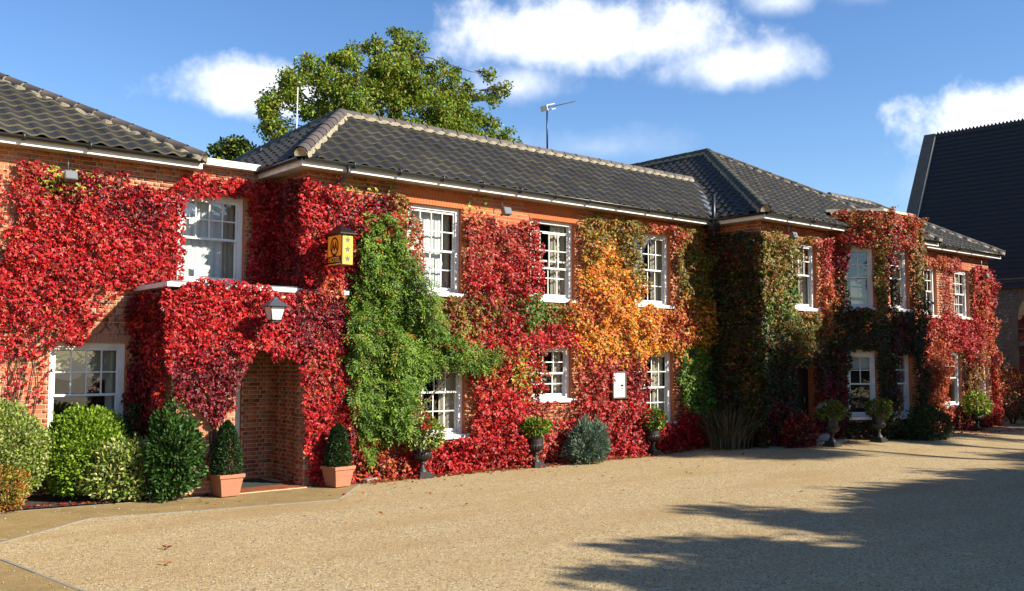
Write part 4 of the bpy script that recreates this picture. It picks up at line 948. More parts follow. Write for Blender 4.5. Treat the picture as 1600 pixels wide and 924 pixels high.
P_PORCH = [(5.64,3.40),(6.1,3.42),(6.3,3.56),(6.8,3.6),(7.15,3.5),(7.6,3.42),(8.05,3.46),(8.2,3.66),(8.87,3.68),(9.06,2.94),(9.12,1.33),(9.08,.08),(8.35,.1),(8.25,.27),(8.12,1.37),(8.14,1.75),(7.98,2.1),(7.82,2.2),(7.6,2.16),(7.46,2.34),(7.3,2.38),(7.12,2.28),(7.02,2.3),(6.93,2.0),(6.9,1.8),(6.82,1.35),(6.55,1.22),(6.2,1.42),(5.86,1.63),(5.72,2.44)]
SP_ = [(6.2,2.9,.8,.5,'red',1.1), (6.5,1.9,.6,.5,'crim',1.), (8.2,2.9,.7,.5,'crim',1.), (8.7,3.4,.4,.3,'rust',.6), (8.5,1.5,.5,.9,'red',1.25), (8.6,1.9,.4,.4,'pink',.8), (7.4,2.7,.5,.4,'red',.9), (7.0,3.3,1.,.2,'red',1.)]
vine('virginia_creeper', 'crimson creeper draped over the front of the entrance porch beside the door opening', [
    dict(fr=FP, poly=P_PORCH, spots=SP_, seed=8, depth=.20, dens=1.15, full=.3),
    dict(fr=FPL, poly=[(-16.7, 1.0), (-16.4, .9), (-15.2, 1.3), (-15.15, 3.36), (-16.7, 3.36)], spots=[(-16, 2.4, 1, 1, 'crim', 1), (-15.6, 2.8, 1, .8, 'red', .9)], seed=9, depth=.2, dens=.95),
    dict(fr=Frame((9.04, YP), (0, 1)), poly=[(0, .1), (.22, .1), (.22, 3.5), (0, 3.5)], spots=[(0, 2, 1, 2, 'rust', 1)], seed=10, depth=.1, full=.3),
    ], rnd_stems(FP, 5, 6.4, 6.7, .1, .5, 1.3, 2.2, .02))
# main block: one great mixed creeper
P_MID = [(8.08,5.38),(8.67,5.40),(9.21,5.30),(10.36,5.38),(10.46,5.0),(11.7,5.0),(11.82,5.13),(12.58,5.10),(13.55,5.16),(13.7,5.0),(14.9,5.0),(14.95,5.33),(15.4,5.40),(16.9,5.42),(19.75,5.46),(19.75,0),(14.76,0),(10.53,0),(9.0,0),(9.0,3.5),(8.08,3.6)]
def mhole(q, l=.14, r=.05, b=.06, t=.0): return (q[0]+l, q[1]+r, q[2]-b, q[3]+t)
SM = [(8.6,4.7,.7,.8,'red',1.2), (9.0,5.0,.5,.4,'crim',.6), (9.9,5.1,.6,.4,'crim',.9), (9.8,4.6,.6,.5,'rust',.6), (10.2,5.0,.3,.3,'olive',.8), (12.7,4.5,.8,.6,'pink',1.3), (12.6,3.9,.9,.4,'red',1.), (11.6,3.1,1.0,.35,'olive',.9), (11.4,3.2,.9,.3,'crim',.9),
      (13.1,2.8,.8,.5,'red',.8), (13.0,3.0,.6,.4,'crim',.7), (13.6,3.15,.4,.3,'green',1.5), (14.3,3.3,.9,.2,'olive',.9), (14.0,2.7,.9,.25,'red',1.),
      (15.3,4.8,.5,.5,'olive',1.2), (15.6,4.2,.5,.6,'orange',1.0), (15.9,4.4,.5,.5,'orange',1.2), (16.6,4.8,.5,.5,'olive',1.), (15.4,3.3,.7,.4,'rust',.7), (15.8,2.9,.9,.6,'orange',1.6), (16.8,2.9,.8,.5,'orange',1.4), (17.4,3.0,.7,.3,'rust',1.),
      (15.9,1.6,.9,.7,'pink',1.2), (15.9,1.0,1.,.7,'red',1.), (16.6,1.6,.5,.8,'crim',.5), (12.6,1.6,.9,.9,'red',1.4), (11.4,.4,1.2,.4,'red',1.6), (13.2,.8,1.,.7,'pink',.9), (12.4,2.2,.6,.5,'rust',.7), (13.35,2.1,.3,.5,'ygreen',1.1), (12.2,2.0,.35,.4,'green',.5),
      (18.9,4.6,.6,.7,'olive',1.3), (18.9,5.2,1.,.2,'rust',.9), (18.3,5.2,.8,.2,'pink',.7), (19.0,3.1,.6,.5,'orange',1.6), (18.6,3.1,.5,.4,'pink',.9), (19.1,1.7,.5,.8,'green',1.5), (19.1,2.2,.4,.4,'ygreen',.6), (18.6,.4,.7,.4,'red',1.4), (9.6,1.5,1.,1.5,'crim',.7), (9.9,.5,.8,.4,'rust',.8)]
vine('virginia_creeper', 'red, orange and green creeper covering the long main block between its sash windows', [
    dict(fr=FM, poly=P_MID, holes=[mhole(q) for q in mw] + [(15.88, 16.42, 1.28, 2.02)], spots=SM, seed=12, depth=.30, dens=1.0, full=.42,
         thin=[(14.4, 1.15, .55, .2, .8), (14.3, .95, .5, .3, .75), (12.05, 4.3, .16, .8, .5), (12.5, 5.15, .5, .16, .5), (15.1, 4.4, .14, .9, .55), (15.1, 2.0, .15, .6, .6), (18.5, 4.4, .1, .9, .7), (9.6, 2.2, .5, 2.2, .45)]),
    dict(fr=FM, poly=[(9.0, 0), (19.6, 0), (19.6, .7), (17.2, .85), (16.8, 1.3), (15.2, 1.3), (14.8, .7), (13.4, .8), (12, .7), (9.0, .4)], spots=SM, seed=15, depth=.42, dens=.6, full=.05),
    dict(fr=FM, poly=[(11.9, 5.1), (12.2, 5.55), (12.3, 5.1), (14.9, 5.2), (15.3, 5.6), (15.6, 5.2), (16.2, 5.55), (17, 5.3), (19.7, 5.3), (19.7, 5.55), (17.3, 5.5), (16.6, 5.6), (9, 5.6), (9, 5.3)], holes=[(10.2, 11.8, 5, 6), (12.4, 14.95, 5.0, 6)], dens=.13, spots=[(14, 5, 9, 3, 'ygreen', 1), (14, 5, 9, 3, 'green', .6)], seed=16, depth=.1, full=0.),
    ], rnd_stems(FM, 12, 13.9, 14.9, .6, .8, 1.2, 1.33, .007) + rnd_stems(FM, 10, 12, 13.5, .1, .3, 2, 3, .015) + rnd_stems(FM, 8, 15, 16.6, .1, .3, 2, 3, .015) + rnd_stems(FM, 5, 18.5, 19.5, .1, .3, 2, 4, .015) + rnd_stems(FM, 6, 9.1, 10.4, .1, .3, 2, 4, .02))
SG = [(-14.6, 3, 2, 3, 'dgreen', 1), (-14.6, 3, 2, 3, 'olive', .12), (-14.6, 4.9, 1, .4, 'crim', .3)]  # corner leaves coloured darker to carry the shade of the recess
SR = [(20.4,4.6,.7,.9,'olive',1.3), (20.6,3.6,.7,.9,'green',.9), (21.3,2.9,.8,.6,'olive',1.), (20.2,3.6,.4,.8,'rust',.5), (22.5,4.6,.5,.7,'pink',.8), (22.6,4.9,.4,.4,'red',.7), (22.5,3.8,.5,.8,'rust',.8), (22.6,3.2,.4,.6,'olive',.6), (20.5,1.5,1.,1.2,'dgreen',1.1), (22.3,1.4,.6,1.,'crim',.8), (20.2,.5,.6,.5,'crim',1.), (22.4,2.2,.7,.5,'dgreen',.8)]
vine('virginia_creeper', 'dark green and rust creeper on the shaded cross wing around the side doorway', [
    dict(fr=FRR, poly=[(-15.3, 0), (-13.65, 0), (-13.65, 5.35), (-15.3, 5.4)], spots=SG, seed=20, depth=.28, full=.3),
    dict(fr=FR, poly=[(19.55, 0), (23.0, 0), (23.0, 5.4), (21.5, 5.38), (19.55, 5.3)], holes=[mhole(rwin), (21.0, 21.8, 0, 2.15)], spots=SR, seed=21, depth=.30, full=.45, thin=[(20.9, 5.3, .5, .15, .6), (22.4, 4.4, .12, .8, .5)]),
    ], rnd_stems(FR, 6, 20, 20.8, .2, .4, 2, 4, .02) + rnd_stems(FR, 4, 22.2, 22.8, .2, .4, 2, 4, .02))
SB = [(.8,5.9,.9,.5,'rust',1.2), (.5,5.6,.6,.5,'red',1.), (.3,5.2,.5,.6,'crim',.5), (.9,5.7,1,.6,'olive',.7), (1.2,4.4,.4,.8,'olive',.8), (.6,3,1.2,1.2,'dgreen',1.2), (.6,1.2,1.2,1.2,'dgreen',1.), (.1,2.2,.4,1.4,'crim',.7)]
vine('virginia_creeper', 'rust coloured creeper hanging from the flat roof of the angled bay', [
    dict(fr=FB1, poly=[(-.1, .0), (l1+.05, .0), (l1+.05, 6.2), (.1, 6.14), (-.1, 5.6)], holes=[mhole(q, .03, .0, .08, -.0) for q in bw1], spots=SB, seed=24, depth=.25, full=.3),
    dict(fr=FB2, poly=[(-.05, .0), (1.78, .0), (1.78, 6.1), (.9, 6.2), (-.05, 6.24)], holes=[mhole(q, .06, -.04, .08, -.06) for q in bw2], spots=[(u+.2, z, a, b, k, w) for (u, z, a, b, k, w) in SB], seed=25, depth=.3, full=.3),
    dict(fr=FB3, poly=[(-.05, .0), (l1, .0), (l1, 6.0), (-.05, 6.1)], holes=[mhole(q) for q in bw1], spots=SB, seed=26, depth=.25, full=.2, dens=.5),
    ], rnd_stems(FB2, 3, .05, .25, .2, .3, 3, 4, .015))
SF = [(32.3,4.6,.9,.9,'red',1.2), (32.4,4.2,.6,.8,'rust',.9), (30.3,3.3,2.,.4,'red',1.3), (31.5,2.6,1.5,.9,'red',1.), (32.8,2.4,.6,1.5,'rust',1.1), (29.3,2.,.7,1.2,'rust',1.), (31.5,.8,1.2,.8,'crim',.7), (31.6,1.4,.5,.9,'olive',.8), (29.4,5.3,.8,.3,'rust',1.), (30.2,4.3,.4,.8,'pink',.5), (32.6,.6,.8,.6,'red',.8)]
vine('virginia_creeper', 'fiery red creeper on the small end wing between its windows far right', [
    dict(fr=FF, poly=[(27.95, 5.1), (28.3, 5.44), (30.9, 5.48), (31.0, 5.2), (30.2, 5.0), (29.6, 5.15)], spots=SF, seed=30, depth=.15, dens=.8),
    dict(fr=FF, poly=[(31.75, 5.3), (33.2, 5.3), (33.3, 3.6), (31.75, 3.6)], spots=SF, seed=31, depth=.26, full=.3),
    dict(fr=FF, poly=[(27.95, 3.55), (29.5, 3.52), (30.1, 3.75), (31.0, 3.55), (31.8, 3.62), (33.35, 3.65), (33.35, 0), (27.95, 0)], holes=[mhole(q, .05, .12) for q in fw_[2:]], spots=SF, seed=32, depth=.34, full=.3),
    dict(fr=FF, poly=[(29.7, 3.6), (30.5, 3.6), (30.5, 5.2), (29.75, 5.2)], spots=SF, seed=33, depth=.08, dens=.3, full=0.),
    dict(fr=Frame((33.2, YF), (0, 1)), poly=[(0, 0), (2, 0), (2, 3.8), (.3, 5.2), (0, 5.3)], spots=[(1, 2, 3, 3, 'red', 1), (1, 2, 3, 3, 'rust', .7)], seed=34, depth=.25, full=.25),
    ], rnd_stems(FF, 8, 29.6, 30.5, 3.5, 3.7, 4.6, 5.3, .008))

# green wisteria: long sprays of narrow leaflets
def wisteria():
    t = thing('wisteria', (9.6, 15.1, 0), 'bushy green wisteria climbing the main block beside the porch', 'climber')
    PW = [(9.29,4.82),(9.95,5.0),(10.12,4.54),(10.5,3.72),(10.88,2.99),(11.84,2.63),(12.45,2.25),(12.2,2.12),(11.4,2.14),(11.0,2.2),(10.65,2.05),(10.35,1.5),(10.35,1.0),(10.0,.95),(9.7,.85),(9.5,.5),(9.2,.45),(9.1,1.22),(8.99,2.48),(9.13,3.64)]
    n = 13000; u = rng.uniform(8.8, 12.7, n); z = rng.uniform(.1, 5.2, n)
    ju = u+.4*(fbm(u*2.5, z*2.5, 41)-.5); jz = z+.4*(fbm(u*2.5, z*2.5, 44)-.5); k = inpoly(ju, jz, PW) & (rng.random(n) < ss(.16, .42, fbm(u*2.9, z*2.9, 47)+.09)); u, z = u[k], z[k]; n = len(u)
    d = .06+.95*fbm(u*2.0, z*2.0, 43)**1.6*rng.uniform(.3, 1.1, n)
    P = FM.np(u, z, d); ax = nrm(np.array([[.15, -.45, -.75]])+rng.normal(size=(n, 3))*.5); Nn = nrm(np.array([[.1, -.8, .7]])+rng.normal(size=(n, 3))*.4)
    sd = nrm(np.cross(ax, Nn)); C0 = pick(['wist', 'green', 'olive'], [.75, .2, .05], n)*(.75+.6*fbm(u*2, z*2, 50))[:, None]
    Ps, As, Ns, Ls, Cs = [], [], [], [], []
    for i in range(5):
        for s in (-1, 1):
            f = .05+.052*i; Ps.append(P+ax*f); As.append(nrm(ax*.55+sd*s*.8+rng.normal(size=(n, 3))*.18)); Ns.append(Nn+rng.normal(size=(n, 3))*.25); Ls.append(rng.uniform(.06, .085, n)); Cs.append(C0)
    Ps.append(P+ax*.3); As.append(ax); Ns.append(Nn); Ls.append(np.full(n, .075)); Cs.append(C0)
    L = np.concatenate(Ls); leaves('foliage', np.concatenate(Ps), np.concatenate(As), np.concatenate(Ns), L, L*.36, np.concatenate(Cs), M['leafmatte'], t)
    mb = MB()
    for (x0, x1, z1) in ((9.5, 9.7, 4.6), (9.65, 10.3, 3.6), (9.6, 11.6, 2.3), (9.7, 9.4, 3.8)):
        pts = [(x0+(x1-x0)*f+.06*sin(f*9), YM-.12-.1*f, z1*f) for f in np.linspace(0, 1, 9)]; mb.tube(pts, [.035*(1-.7*f) for f in np.linspace(0, 1, 9)], M['stem'], 6)
    mb.build('stem', t)['kind'] = 'stuff'
wisteria()

# ================================================================== shrubs, pots, urns
def shrubpts(n, c, r, top=1., lump=.22, seed=0, shell=.55):
    """points through the outer shell of a lumpy dome; returns points and outward directions"""
    d = rdir(n*2); d = d[d[:, 2] > -.8][:n]; th = np.arctan2(d[:, 1], d[:, 0]); ph = d[:, 2]
    l = 1+lump*(fbm(th*2.2+5, ph*3+2, seed)-.5)*2 + lump*.6*(fbm(th*5.2+15, ph*7+2, seed+4)-.5)*2
    rad = rng.uniform(shell, 1., len(d))**.5*l*np.where(rng.random(len(d)) < .06, rng.uniform(1., 1.16, len(d)), 1.); P = d*rad[:, None]*np.array([r])
    P[:, 2] = np.maximum(P[:, 2], -r[2]*.9); return P+np.array([c]), d
def shrub(name, label, c, r, n, L, W, pals, probs, seed, lump=.3, up=.5, cat='shrub', matk='leafmatte', group=None, jit=.5):
    """c = centre of the dome (height above ground), r = radii"""
    t = thing(name, (c[0], c[1], float(ground_h(c[0], c[1]))+.03), label, cat, group)
    P, d = shrubpts(n, c, r, lump=lump, seed=seed); k = P[:, 2] > .05; P, d = P[k], d[k]; n = len(P)
    ax = nrm(d*.8+np.array([[0, 0, up]])+rng.normal(size=(n, 3))*jit); Nn = nrm(np.array([[0, 0, .7]])+d*.5+rng.normal(size=(n, 3))*.5)
    C = pick(pals, probs, n); s = rng.uniform(.7, 1.25, n)
    leaves('foliage', P, ax, Nn, L*s, W*s, C, M[matk], t)
    mb = MB()
    for i in range(9):
        a = random.random()*6.3; q = random.uniform(.3, .75); mb.tube([(c[0]+.05*cos(a), c[1]+.05*sin(a), .02), (c[0]+r[0]*q*.5*cos(a), c[1]+r[1]*q*.5*sin(a), c[2]*.6), (c[0]+r[0]*q*cos(a), c[1]+r[1]*q*sin(a), c[2]+r[2]*.45)], [.02, .014, .005], M['bark'], 5)
    mb.build('stem', t)['kind'] = 'stuff'; return t
shrub('variegated_shrub', 'tall pale cream green clipped shrub at the left edge of the bed', (3.42, 15.95, .80), (.80, .5, .80), 22000, .05, .032, ['varieg', 'lime'], [.8, .2], 61, lump=.16)
shrub('round_shrub', 'bright lime green rounded shrub under the lower left window', (4.78, 16.05, .72), (.68, .5, .74), 15000, .06, .036, ['lime', 'green'], [.9, .1], 62, lump=.13)
shrub('variegated_shrub', 'low yellow and green variegated shrub spreading in front of the lime dome', (5.38, 15.55, .40), (.68, .34, .55), 6000, .08, .045, ['varieg2', 'lime'], [.85, .15], 63, lump=.3)
shrub('laurel_shrub', 'upright glossy dark green shrub beside the porch pier', (5.84, 15.10, .66), (.40, .26, .74), 6500, .085, .045, ['laurel'], [1], 64, lump=.5, matk='leaf')
shrub('rose_bush', 'dark thin bush behind the glossy shrub below the creeper', (5.72, 16.35, .75), (.42, .25, .75), 1800, .06, .034, ['dgreen', 'laurel'], [.6, .4], 65, lump=.35)
shrub('berberis_shrub', 'small orange and amber shrub at the bottom left corner of the bed', (3.38, 15.55, .3), (.46, .28, .46), 6000, .04, .022, ['amber', 'ygreen', 'rust'], [.6, .25, .15], 66, lump=.25)
shrub('blue_shrub', 'grey blue leafy shrub between two urns in front of red creeper', (14.75, 14.80, .40), (.48, .32, .47), 6500, .10, .022, ['bluegreen'], [1], 67, lump=.45, jit=.35)
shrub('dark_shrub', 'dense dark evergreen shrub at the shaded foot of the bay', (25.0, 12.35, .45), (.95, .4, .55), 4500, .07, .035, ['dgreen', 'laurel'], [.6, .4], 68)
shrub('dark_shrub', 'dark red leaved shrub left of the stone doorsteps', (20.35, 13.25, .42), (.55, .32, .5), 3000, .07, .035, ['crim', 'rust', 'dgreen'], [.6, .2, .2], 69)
shrub('hedge_shrub', 'tangled rusty shrub at the right edge beyond the end wing', (35.0, 14.3, .95), (1.3, .8, 1.0), 7000, .08, .04, ['crim', 'olive', 'rust', 'dgreen'], [.35, .25, .2, .2], 70, lump=.3)

def grass_clump():
    t = thing('ornamental_grass', (19.55, 14.3, .15), 'tall brown green ornamental grass clump in the shaded corner', 'grass clump')
    n = 1100; k = 6; th = rng.uniform(0, 2*pi, n); r0 = rng.uniform(0, .22, n)**.8; L = rng.uniform(.75, 1.3, n); lean = rng.uniform(.15, 1.15, n)
    b = np.stack([19.35+r0*np.cos(th)*2.6, 14.45+r0*np.sin(th)*1.8, np.full(n, .1)], 1); dirh = np.stack([np.cos(th), np.sin(th), 0*th], 1); side = np.stack([-np.sin(th), np.cos(th), 0*th], 1)
    V = []
    for i in range(k):
        f = i/(k-1); p = b + dirh*(lean*L*f**2.0*1.0)[:, None]; p[:, 2] += L*(f-.42*lean*f**2.6); w = .007*(1-f**2)+.001
        V += [p-side*w, p+side*w]
    V = np.stack(V, 1); b4 = np.arange(n)[:, None, None]*2*k; q = np.array([[2*i, 2*i+1, 2*i+3, 2*i+2] for i in range(k-1)])[None]
    C = np.repeat(pick(['dry', 'dgreen'], [.75, .25], n)*.8, 2*k, 0)
    o = link('blades', fastmesh('blades', V.reshape(-1, 3), (b4+q).reshape(-1, 4), M['leafmatte'], C), t); o['kind'] = 'stuff'
grass_clump()

def topiary(x, y, h, r, label):
    t = thing('topiary_cone', (x, y, .34), label, 'topiary')
    n = 11000; f = rng.random(n)**.8; th = rng.uniform(0, 2*pi, n); prof = r*np.sin(np.clip((1-f)*1.15+.18, 0, pi/2)*1.0)**.85*np.where(f < .12, .75+f*2.1, 1)
    prof = prof*np.where(f > .9, (1-f)/.1*.9+.1, 1); rad = prof*rng.uniform(.62, 1.04, n)*(1+.22*(fbm(th*3, f*9, 5+x)-.5))
    d = np.stack([np.cos(th), np.sin(th), np.full(n, .5)], 1); P = np.stack([x+rad*np.cos(th), y+rad*np.sin(th), .34+f*h], 1)
    leaves('foliage', P, nrm(d+rng.normal(size=(n, 3))*.6), nrm(d+rng.normal(size=(n, 3))*.7), .034*rng.uniform(.7, 1.3, n), .019, pick(['topiary', 'laurel'], [.85, .15], n), M['leafmatte'], t)
    mb = MB(); mb.tube([(x, y, .28), (x, y, .34+h*.8)], [.025, .008], M['bark'], 6); mb.build('stem', t)
def sqpot(x, y, label, rz=.1):
    t = thing('terracotta_pot', (x, y, .02), label, 'plant pot'); R = Matrix.Translation((x, y, .02)) @ Matrix.Rotation(rz, 4, 'Z')
    def ring(s, z): return [R @ Vector((a*s, b*s, z)) for a, b in ((-1, -1), (1, -1), (1, 1), (-1, 1))]
    mb = MB(); rings = [ring(.148, 0), ring(.152, .01), ring(.195, .275), ring(.197, .285), ring(.218, .295), ring(.222, .345), ring(.214, .352), ring(.192, .35), ring(.185, .30)]
    vs = sum(rings, []); n = len(rings); mb.add(vs, [(4*i+j, 4*i+(j+1) % 4, 4*i+4+(j+1) % 4, 4*i+4+j) for i in range(n-1) for j in range(4)] + [(3, 2, 1, 0)], M['terra']); mb.build('pot', t)
    mb = MB(); mb.poly(ring(.187, .315), M['bed']); mb.build('soil', t)
sqpot(6.68, 15.02, 'square terracotta pot left of the porch opening', .05); topiary(6.68, 15.02, .88, .275, 'clipped dark green cone growing in the left terracotta pot')
sqpot(8.66, 14.88, 'square terracotta pot right of the porch opening', .12); topiary(8.66, 14.88, .76, .25, 'shorter clipped dark green cone growing in the right terracotta pot')

URN = [(.10, .12), (.085, .15), (.05, .2), (.042, .25), (.06, .285), (.052, .30), (.09, .325), (.15, .37), (.178, .42), (.182, .45), (.165, .465), (.155, .48), (.155, .60), (.165, .68), (.19, .725), (.235, .745), (.24, .76), (.225, .765), (.19, .75), (.17, .70)]
def urn(x, y, label, plabel, pals, probs, fl=None, nf=0, n=900, pr=(.27, .25, .2), L=.07, W=.045, z0=None, hang=.0, sc=1.):
    z0 = float(ground_h(x, y)) if z0 is None else z0
    t = thing('garden_urn', (x, y, z0), label, 'urn'); mb = MB()
    mb.box(x-.16*sc, x+.16*sc, y-.16*sc, y+.16*sc, z0, z0+.07, M['iron']); mb.box(x-.125*sc, x+.125*sc, y-.125*sc, y+.125*sc, z0+.0702, z0+.12*sc, M['iron']); mb.build('plinth', t)
    mb = MB(); mb.lathe([(r*sc, z*sc) for r, z in URN], M['iron'], 40, (x, y, z0), flute=(6, 9, .93)); mb.build('bowl', t)
    p = thing('potted_plant', (x, y, z0+.74*sc), plabel, 'plant')
    P, d = shrubpts(n, (x, y, z0+.82*sc), pr, lump=.3, seed=x); m = len(P); k = d[:, 2] < .1; P[k, 2] -= hang*rng.random(k.sum())
    ax = nrm(d+np.array([[0, 0, .1]])+rng.normal(size=(m, 3))*.5); leaves('foliage', P, ax, nrm(np.array([[0, 0, .8]])+d*.6+rng.normal(size=(m, 3))*.4), L*rng.uniform(.7, 1.3, m), W, pick(pals, probs, m), M['leafmatte'], p)
    mb = MB()
    for i in range(7): a = i*.9; mb.tube([(x+.05*cos(a), y+.05*sin(a), z0+.7*sc), (x+pr[0]*.7*cos(a), y+pr[1]*.7*sin(a), z0+.8*sc+pr[2]*.5)], [.01, .004], M['stem'], 4)
    mb.build('stem', p)['kind'] = 'stuff'
    for i in range(nf):
        a = random.random()*6.3; e = random.uniform(.1, .9); dv = Vector((cos(a)*cos(e)*pr[0], sin(a)*cos(e)*pr[1], sin(e)*pr[2]))*1.08; q = np.array([[x+dv.x, y+dv.y, z0+.82*sc+dv.z]]); m = 26
        dd = rdir(m); PP = q+dd*.028; leaves('flower', PP, dd, rdir(m), .03, .028, pick([fl], [1], m), M['petal'], p)
urn(10.55, 15.02, 'black iron urn beside the wisteria with variegated ivy and red blooms', 'yellow variegated ivy with red geraniums in the urn by the wisteria', ['varieg2', 'green', 'ygreen'], [.65, .25, .1], 'redfl', 5, 1700, (.38, .34, .30), .075, .05, hang=.04)
urn(13.40, 15.0, 'black iron urn left of the grey blue shrub', 'low lime green bedding plants in the urn beside the blue shrub', ['lime', 'green'], [.6, .4], 'redfl', 1, 1100, (.32, .28, .17), .075, .04)
urn(17.15, 15.08, 'black iron urn before the right ground floor window of the main block', 'leafy geranium with red flowers below the right ground floor window', ['green', 'ygreen', 'wist'], [.6, .2, .2], 'redfl', 4, 1200, (.30, .28, .24), .07, .05)
urn(20.95, 12.75, 'dark urn at the left of the stone doorsteps in shade', 'pale pink flowering plant beside the stone doorsteps', ['green', 'olive'], [.6, .4], 'pinkfl', 6, 900, (.34, .3, .24))
urn(23.05, 12.7, 'dark urn in shade between doorsteps and bay', 'red flowering plant in the shaded urn before the bay', ['green', 'olive'], [.6, .4], 'redfl', 5, 900, (.34, .3, .24))
urn(30.55, 13.55, 'dark urn before the lower left window of the end wing', 'yellow green leafy plant in the urn before the end wing', ['lime', 'ygreen', 'green'], [.5, .3, .2], 'redfl', 2, 900, (.42, .36, .36), .10, .06)

# ================================================================== sign, lantern, small fittings
def text_mesh(s, size, mt, name, font_bold=0.):
    cu = bpy.data.curves.new(name, 'FONT'); cu.body = s; cu.size = size; cu.align_x = 'CENTER'; cu.align_y = 'CENTER'; cu.extrude = .0015; cu.offset = font_bold
    ob = bpy.data.objects.new(name, cu); COL.objects.link(ob); bpy.context.view_layer.update()
    me = bpy.data.meshes.new_from_object(ob.evaluated_get(bpy.context.evaluated_depsgraph_get())); bpy.data.objects.remove(ob); bpy.data.curves.remove(cu)
    me.materials.clear(); me.materials.append(mt); return me
def hotel_sign():
    x0, x1, y0, y1, z0, z1 = 8.46, 8.69, 14.5, 14.98, 3.86, 4.40
    t = thing('hotel_sign', (8.58, 15.2, 3.8), 'black and amber hotel box sign with three stars and a pointed roof', 'sign')
    mb = MB(); mb.box(x0, x1, y0, y1, z0, z1, M['signblack']); mb.build('box', t)
    cx, cy = (x0+x1)/2, (y0+y1)/2; e = .055
    mb = MB(); vs = [(x0-e, y0-e, z1), (x1+e, y0-e, z1), (x1+e, y1+e, z1), (x0-e, y1+e, z1), (x0-e, y0-e, z1+.02), (x1+e, y0-e, z1+.02), (x1+e, y1+e, z1+.02), (x0-e, y1+e, z1+.02), (cx, cy-.02, z1+.19), (cx, cy+.02, z1+.19)]
    mb.add(vs, [(3, 2, 1, 0), (0, 1, 5, 4), (1, 2, 6, 5), (2, 3, 7, 6), (3, 0, 4, 7), (4, 5, 8), (5, 6, 9, 8), (6, 7, 9), (7, 4, 8, 9)], M['signblack']); mb.build('roof', t)
    # bracket to the wall
    mb = MB(); mb.tube([(cx, y1, z1-.1), (cx, YM+.02, z1-.1)], .018, M['signblack']); mb.tube([(cx, y1, z0+.08), (cx, YM+.02, z0+.08)], .018, M['signblack']); mb.build('bracket', t)
    # amber side panel facing the drive, seen from the left
    def L3(a, z, d): return (x0-d, y1-a, z)     # a runs left to right as seen
    wid = y1-y0; mb = MB()
    mb.poly([L3(.015, z0+.165, .003), L3(wid-.015, z0+.165, .003), L3(wid-.015, z1-.015, .003), L3(.015, z1-.015, .003)][::-1], M['orange']); mb.poly([L3(.015, z0+.012, .003), L3(wid-.015, z0+.012, .003), L3(wid-.015, z0+.03, .003), L3(.015, z0+.03, .003)][::-1], M['orange']); pn = mb.build('amber_panel', t)
    ca, cz = wid*.5, z0+.335; mb = MB(); n = 28
    def ell(ra, rz): return [(ca+ra*cos(2*pi*i/n), cz+rz*sin(2*pi*i/n)) for i in range(n)]
    A, B = ell(.140, .165), ell(.105, .130); vs = [L3(a, z, .006) for a, z in A+B]; mb.add(vs, [(i, n+i, n+(i+1) % n, (i+1) % n) for i in range(n)], M['signblack'])
    mb.poly([L3(a, z, .0055) for a, z in ((ca-.05, cz-.13), (ca-.075, cz-.175), (ca+.075, cz-.175), (ca+.05, cz-.13))], M['signblack']); mb.build('emblem_ring', pn)
    RL = Matrix(((0, 0, -1, 0), (-1, 0, 0, 0), (0, 1, 0, 0), (0, 0, 0, 1)))
    me = text_mesh('AA', .155, M['signblack'], 'emblem_letters', .006); o = link('emblem_letters', me, pn); o.matrix_basis = Matrix.Translation(L3(ca, cz, .007)) @ RL @ Matrix.Diagonal((.86, 1.35, 1, 1))
    me = text_mesh('HOTEL', .125, M['orange'], 'lettering', .001); o = link('lettering', me, pn); o.matrix_basis = Matrix.Translation(L3(ca, z0+.098, .006)) @ RL @ Matrix.Diagonal((1.02, 1, 1, 1))
    mb = MB(); mb.poly([(x0+.02, y0-.003, z0+.015), (x1-.015, y0-.003, z0+.015), (x1-.015, y0-.003, z1-.015), (x0+.02, y0-.003, z1-.015)], M['yellow']); pn = mb.build('yellow_panel', t)
    for k in range(3):
        mb = MB(); zc = z0+.11+.165*k; pts = []
        for i in range(10): r = .072 if i % 2 == 0 else .03; a = pi/2+i*pi/5; pts.append((cx+.0025+r*cos(a), y0-.006, zc+r*sin(a)))
        mb.poly(pts, M['star']); mb.build('star', pn)
    # back face towards the wall end gets plain black
hotel_sign()
def lantern():
    x, y, z = 7.33, 14.72, 2.84; t = thing('wall_lantern', (x, 15.0, z), 'tapered glass lantern with dark pointed cap above the porch opening', 'lantern')
    def ring(s, zz, cz=0): return [(x-s, y-s, z+zz), (x+s, y-s, z+zz), (x+s, y+s, z+zz), (x-s, y+s, z+zz)]
    mb = MB(); a, b = ring(.085, .03), ring(.13, .26)
    for i in range(4):
        j = (i+1) % 4; mb.poly([a[i], a[j], b[j], b[i]], M['lampglass'])
    mb.build('glass', t)
    mb = MB()
    for i in range(4): mb.tube([a[i], b[i]], .009, M['black'], 5); mb.tube([a[i], a[(i+1) % 4]], .012, M['black'], 5); mb.tube([b[i], b[(i+1) % 4]], .009, M['black'], 5)
    mb.box(x-.085, x+.085, y-.085, y+.085, z-.0, z+.028, M['black']); mb.build('frame', t)
    mb = MB(); c, d = ring(.19, .262), ring(.05, .37); e = [(x, y, z+.43)]
    mb.add(c+d+e, [(3, 2, 1, 0)] + [(i, (i+1) % 4, 4+(i+1) % 4, 4+i) for i in range(4)] + [(4+i, 4+(i+1) % 4, 8) for i in range(4)], M['lampcap']); mb.build('cap', t)
    mb = MB(); mb.tube([(x, y+.1, z+.012), (x, y+.2, z+.0), (x, 15.19, z-.0)], .015, M['black'], 6); mb.build('bracket', t)
lantern()
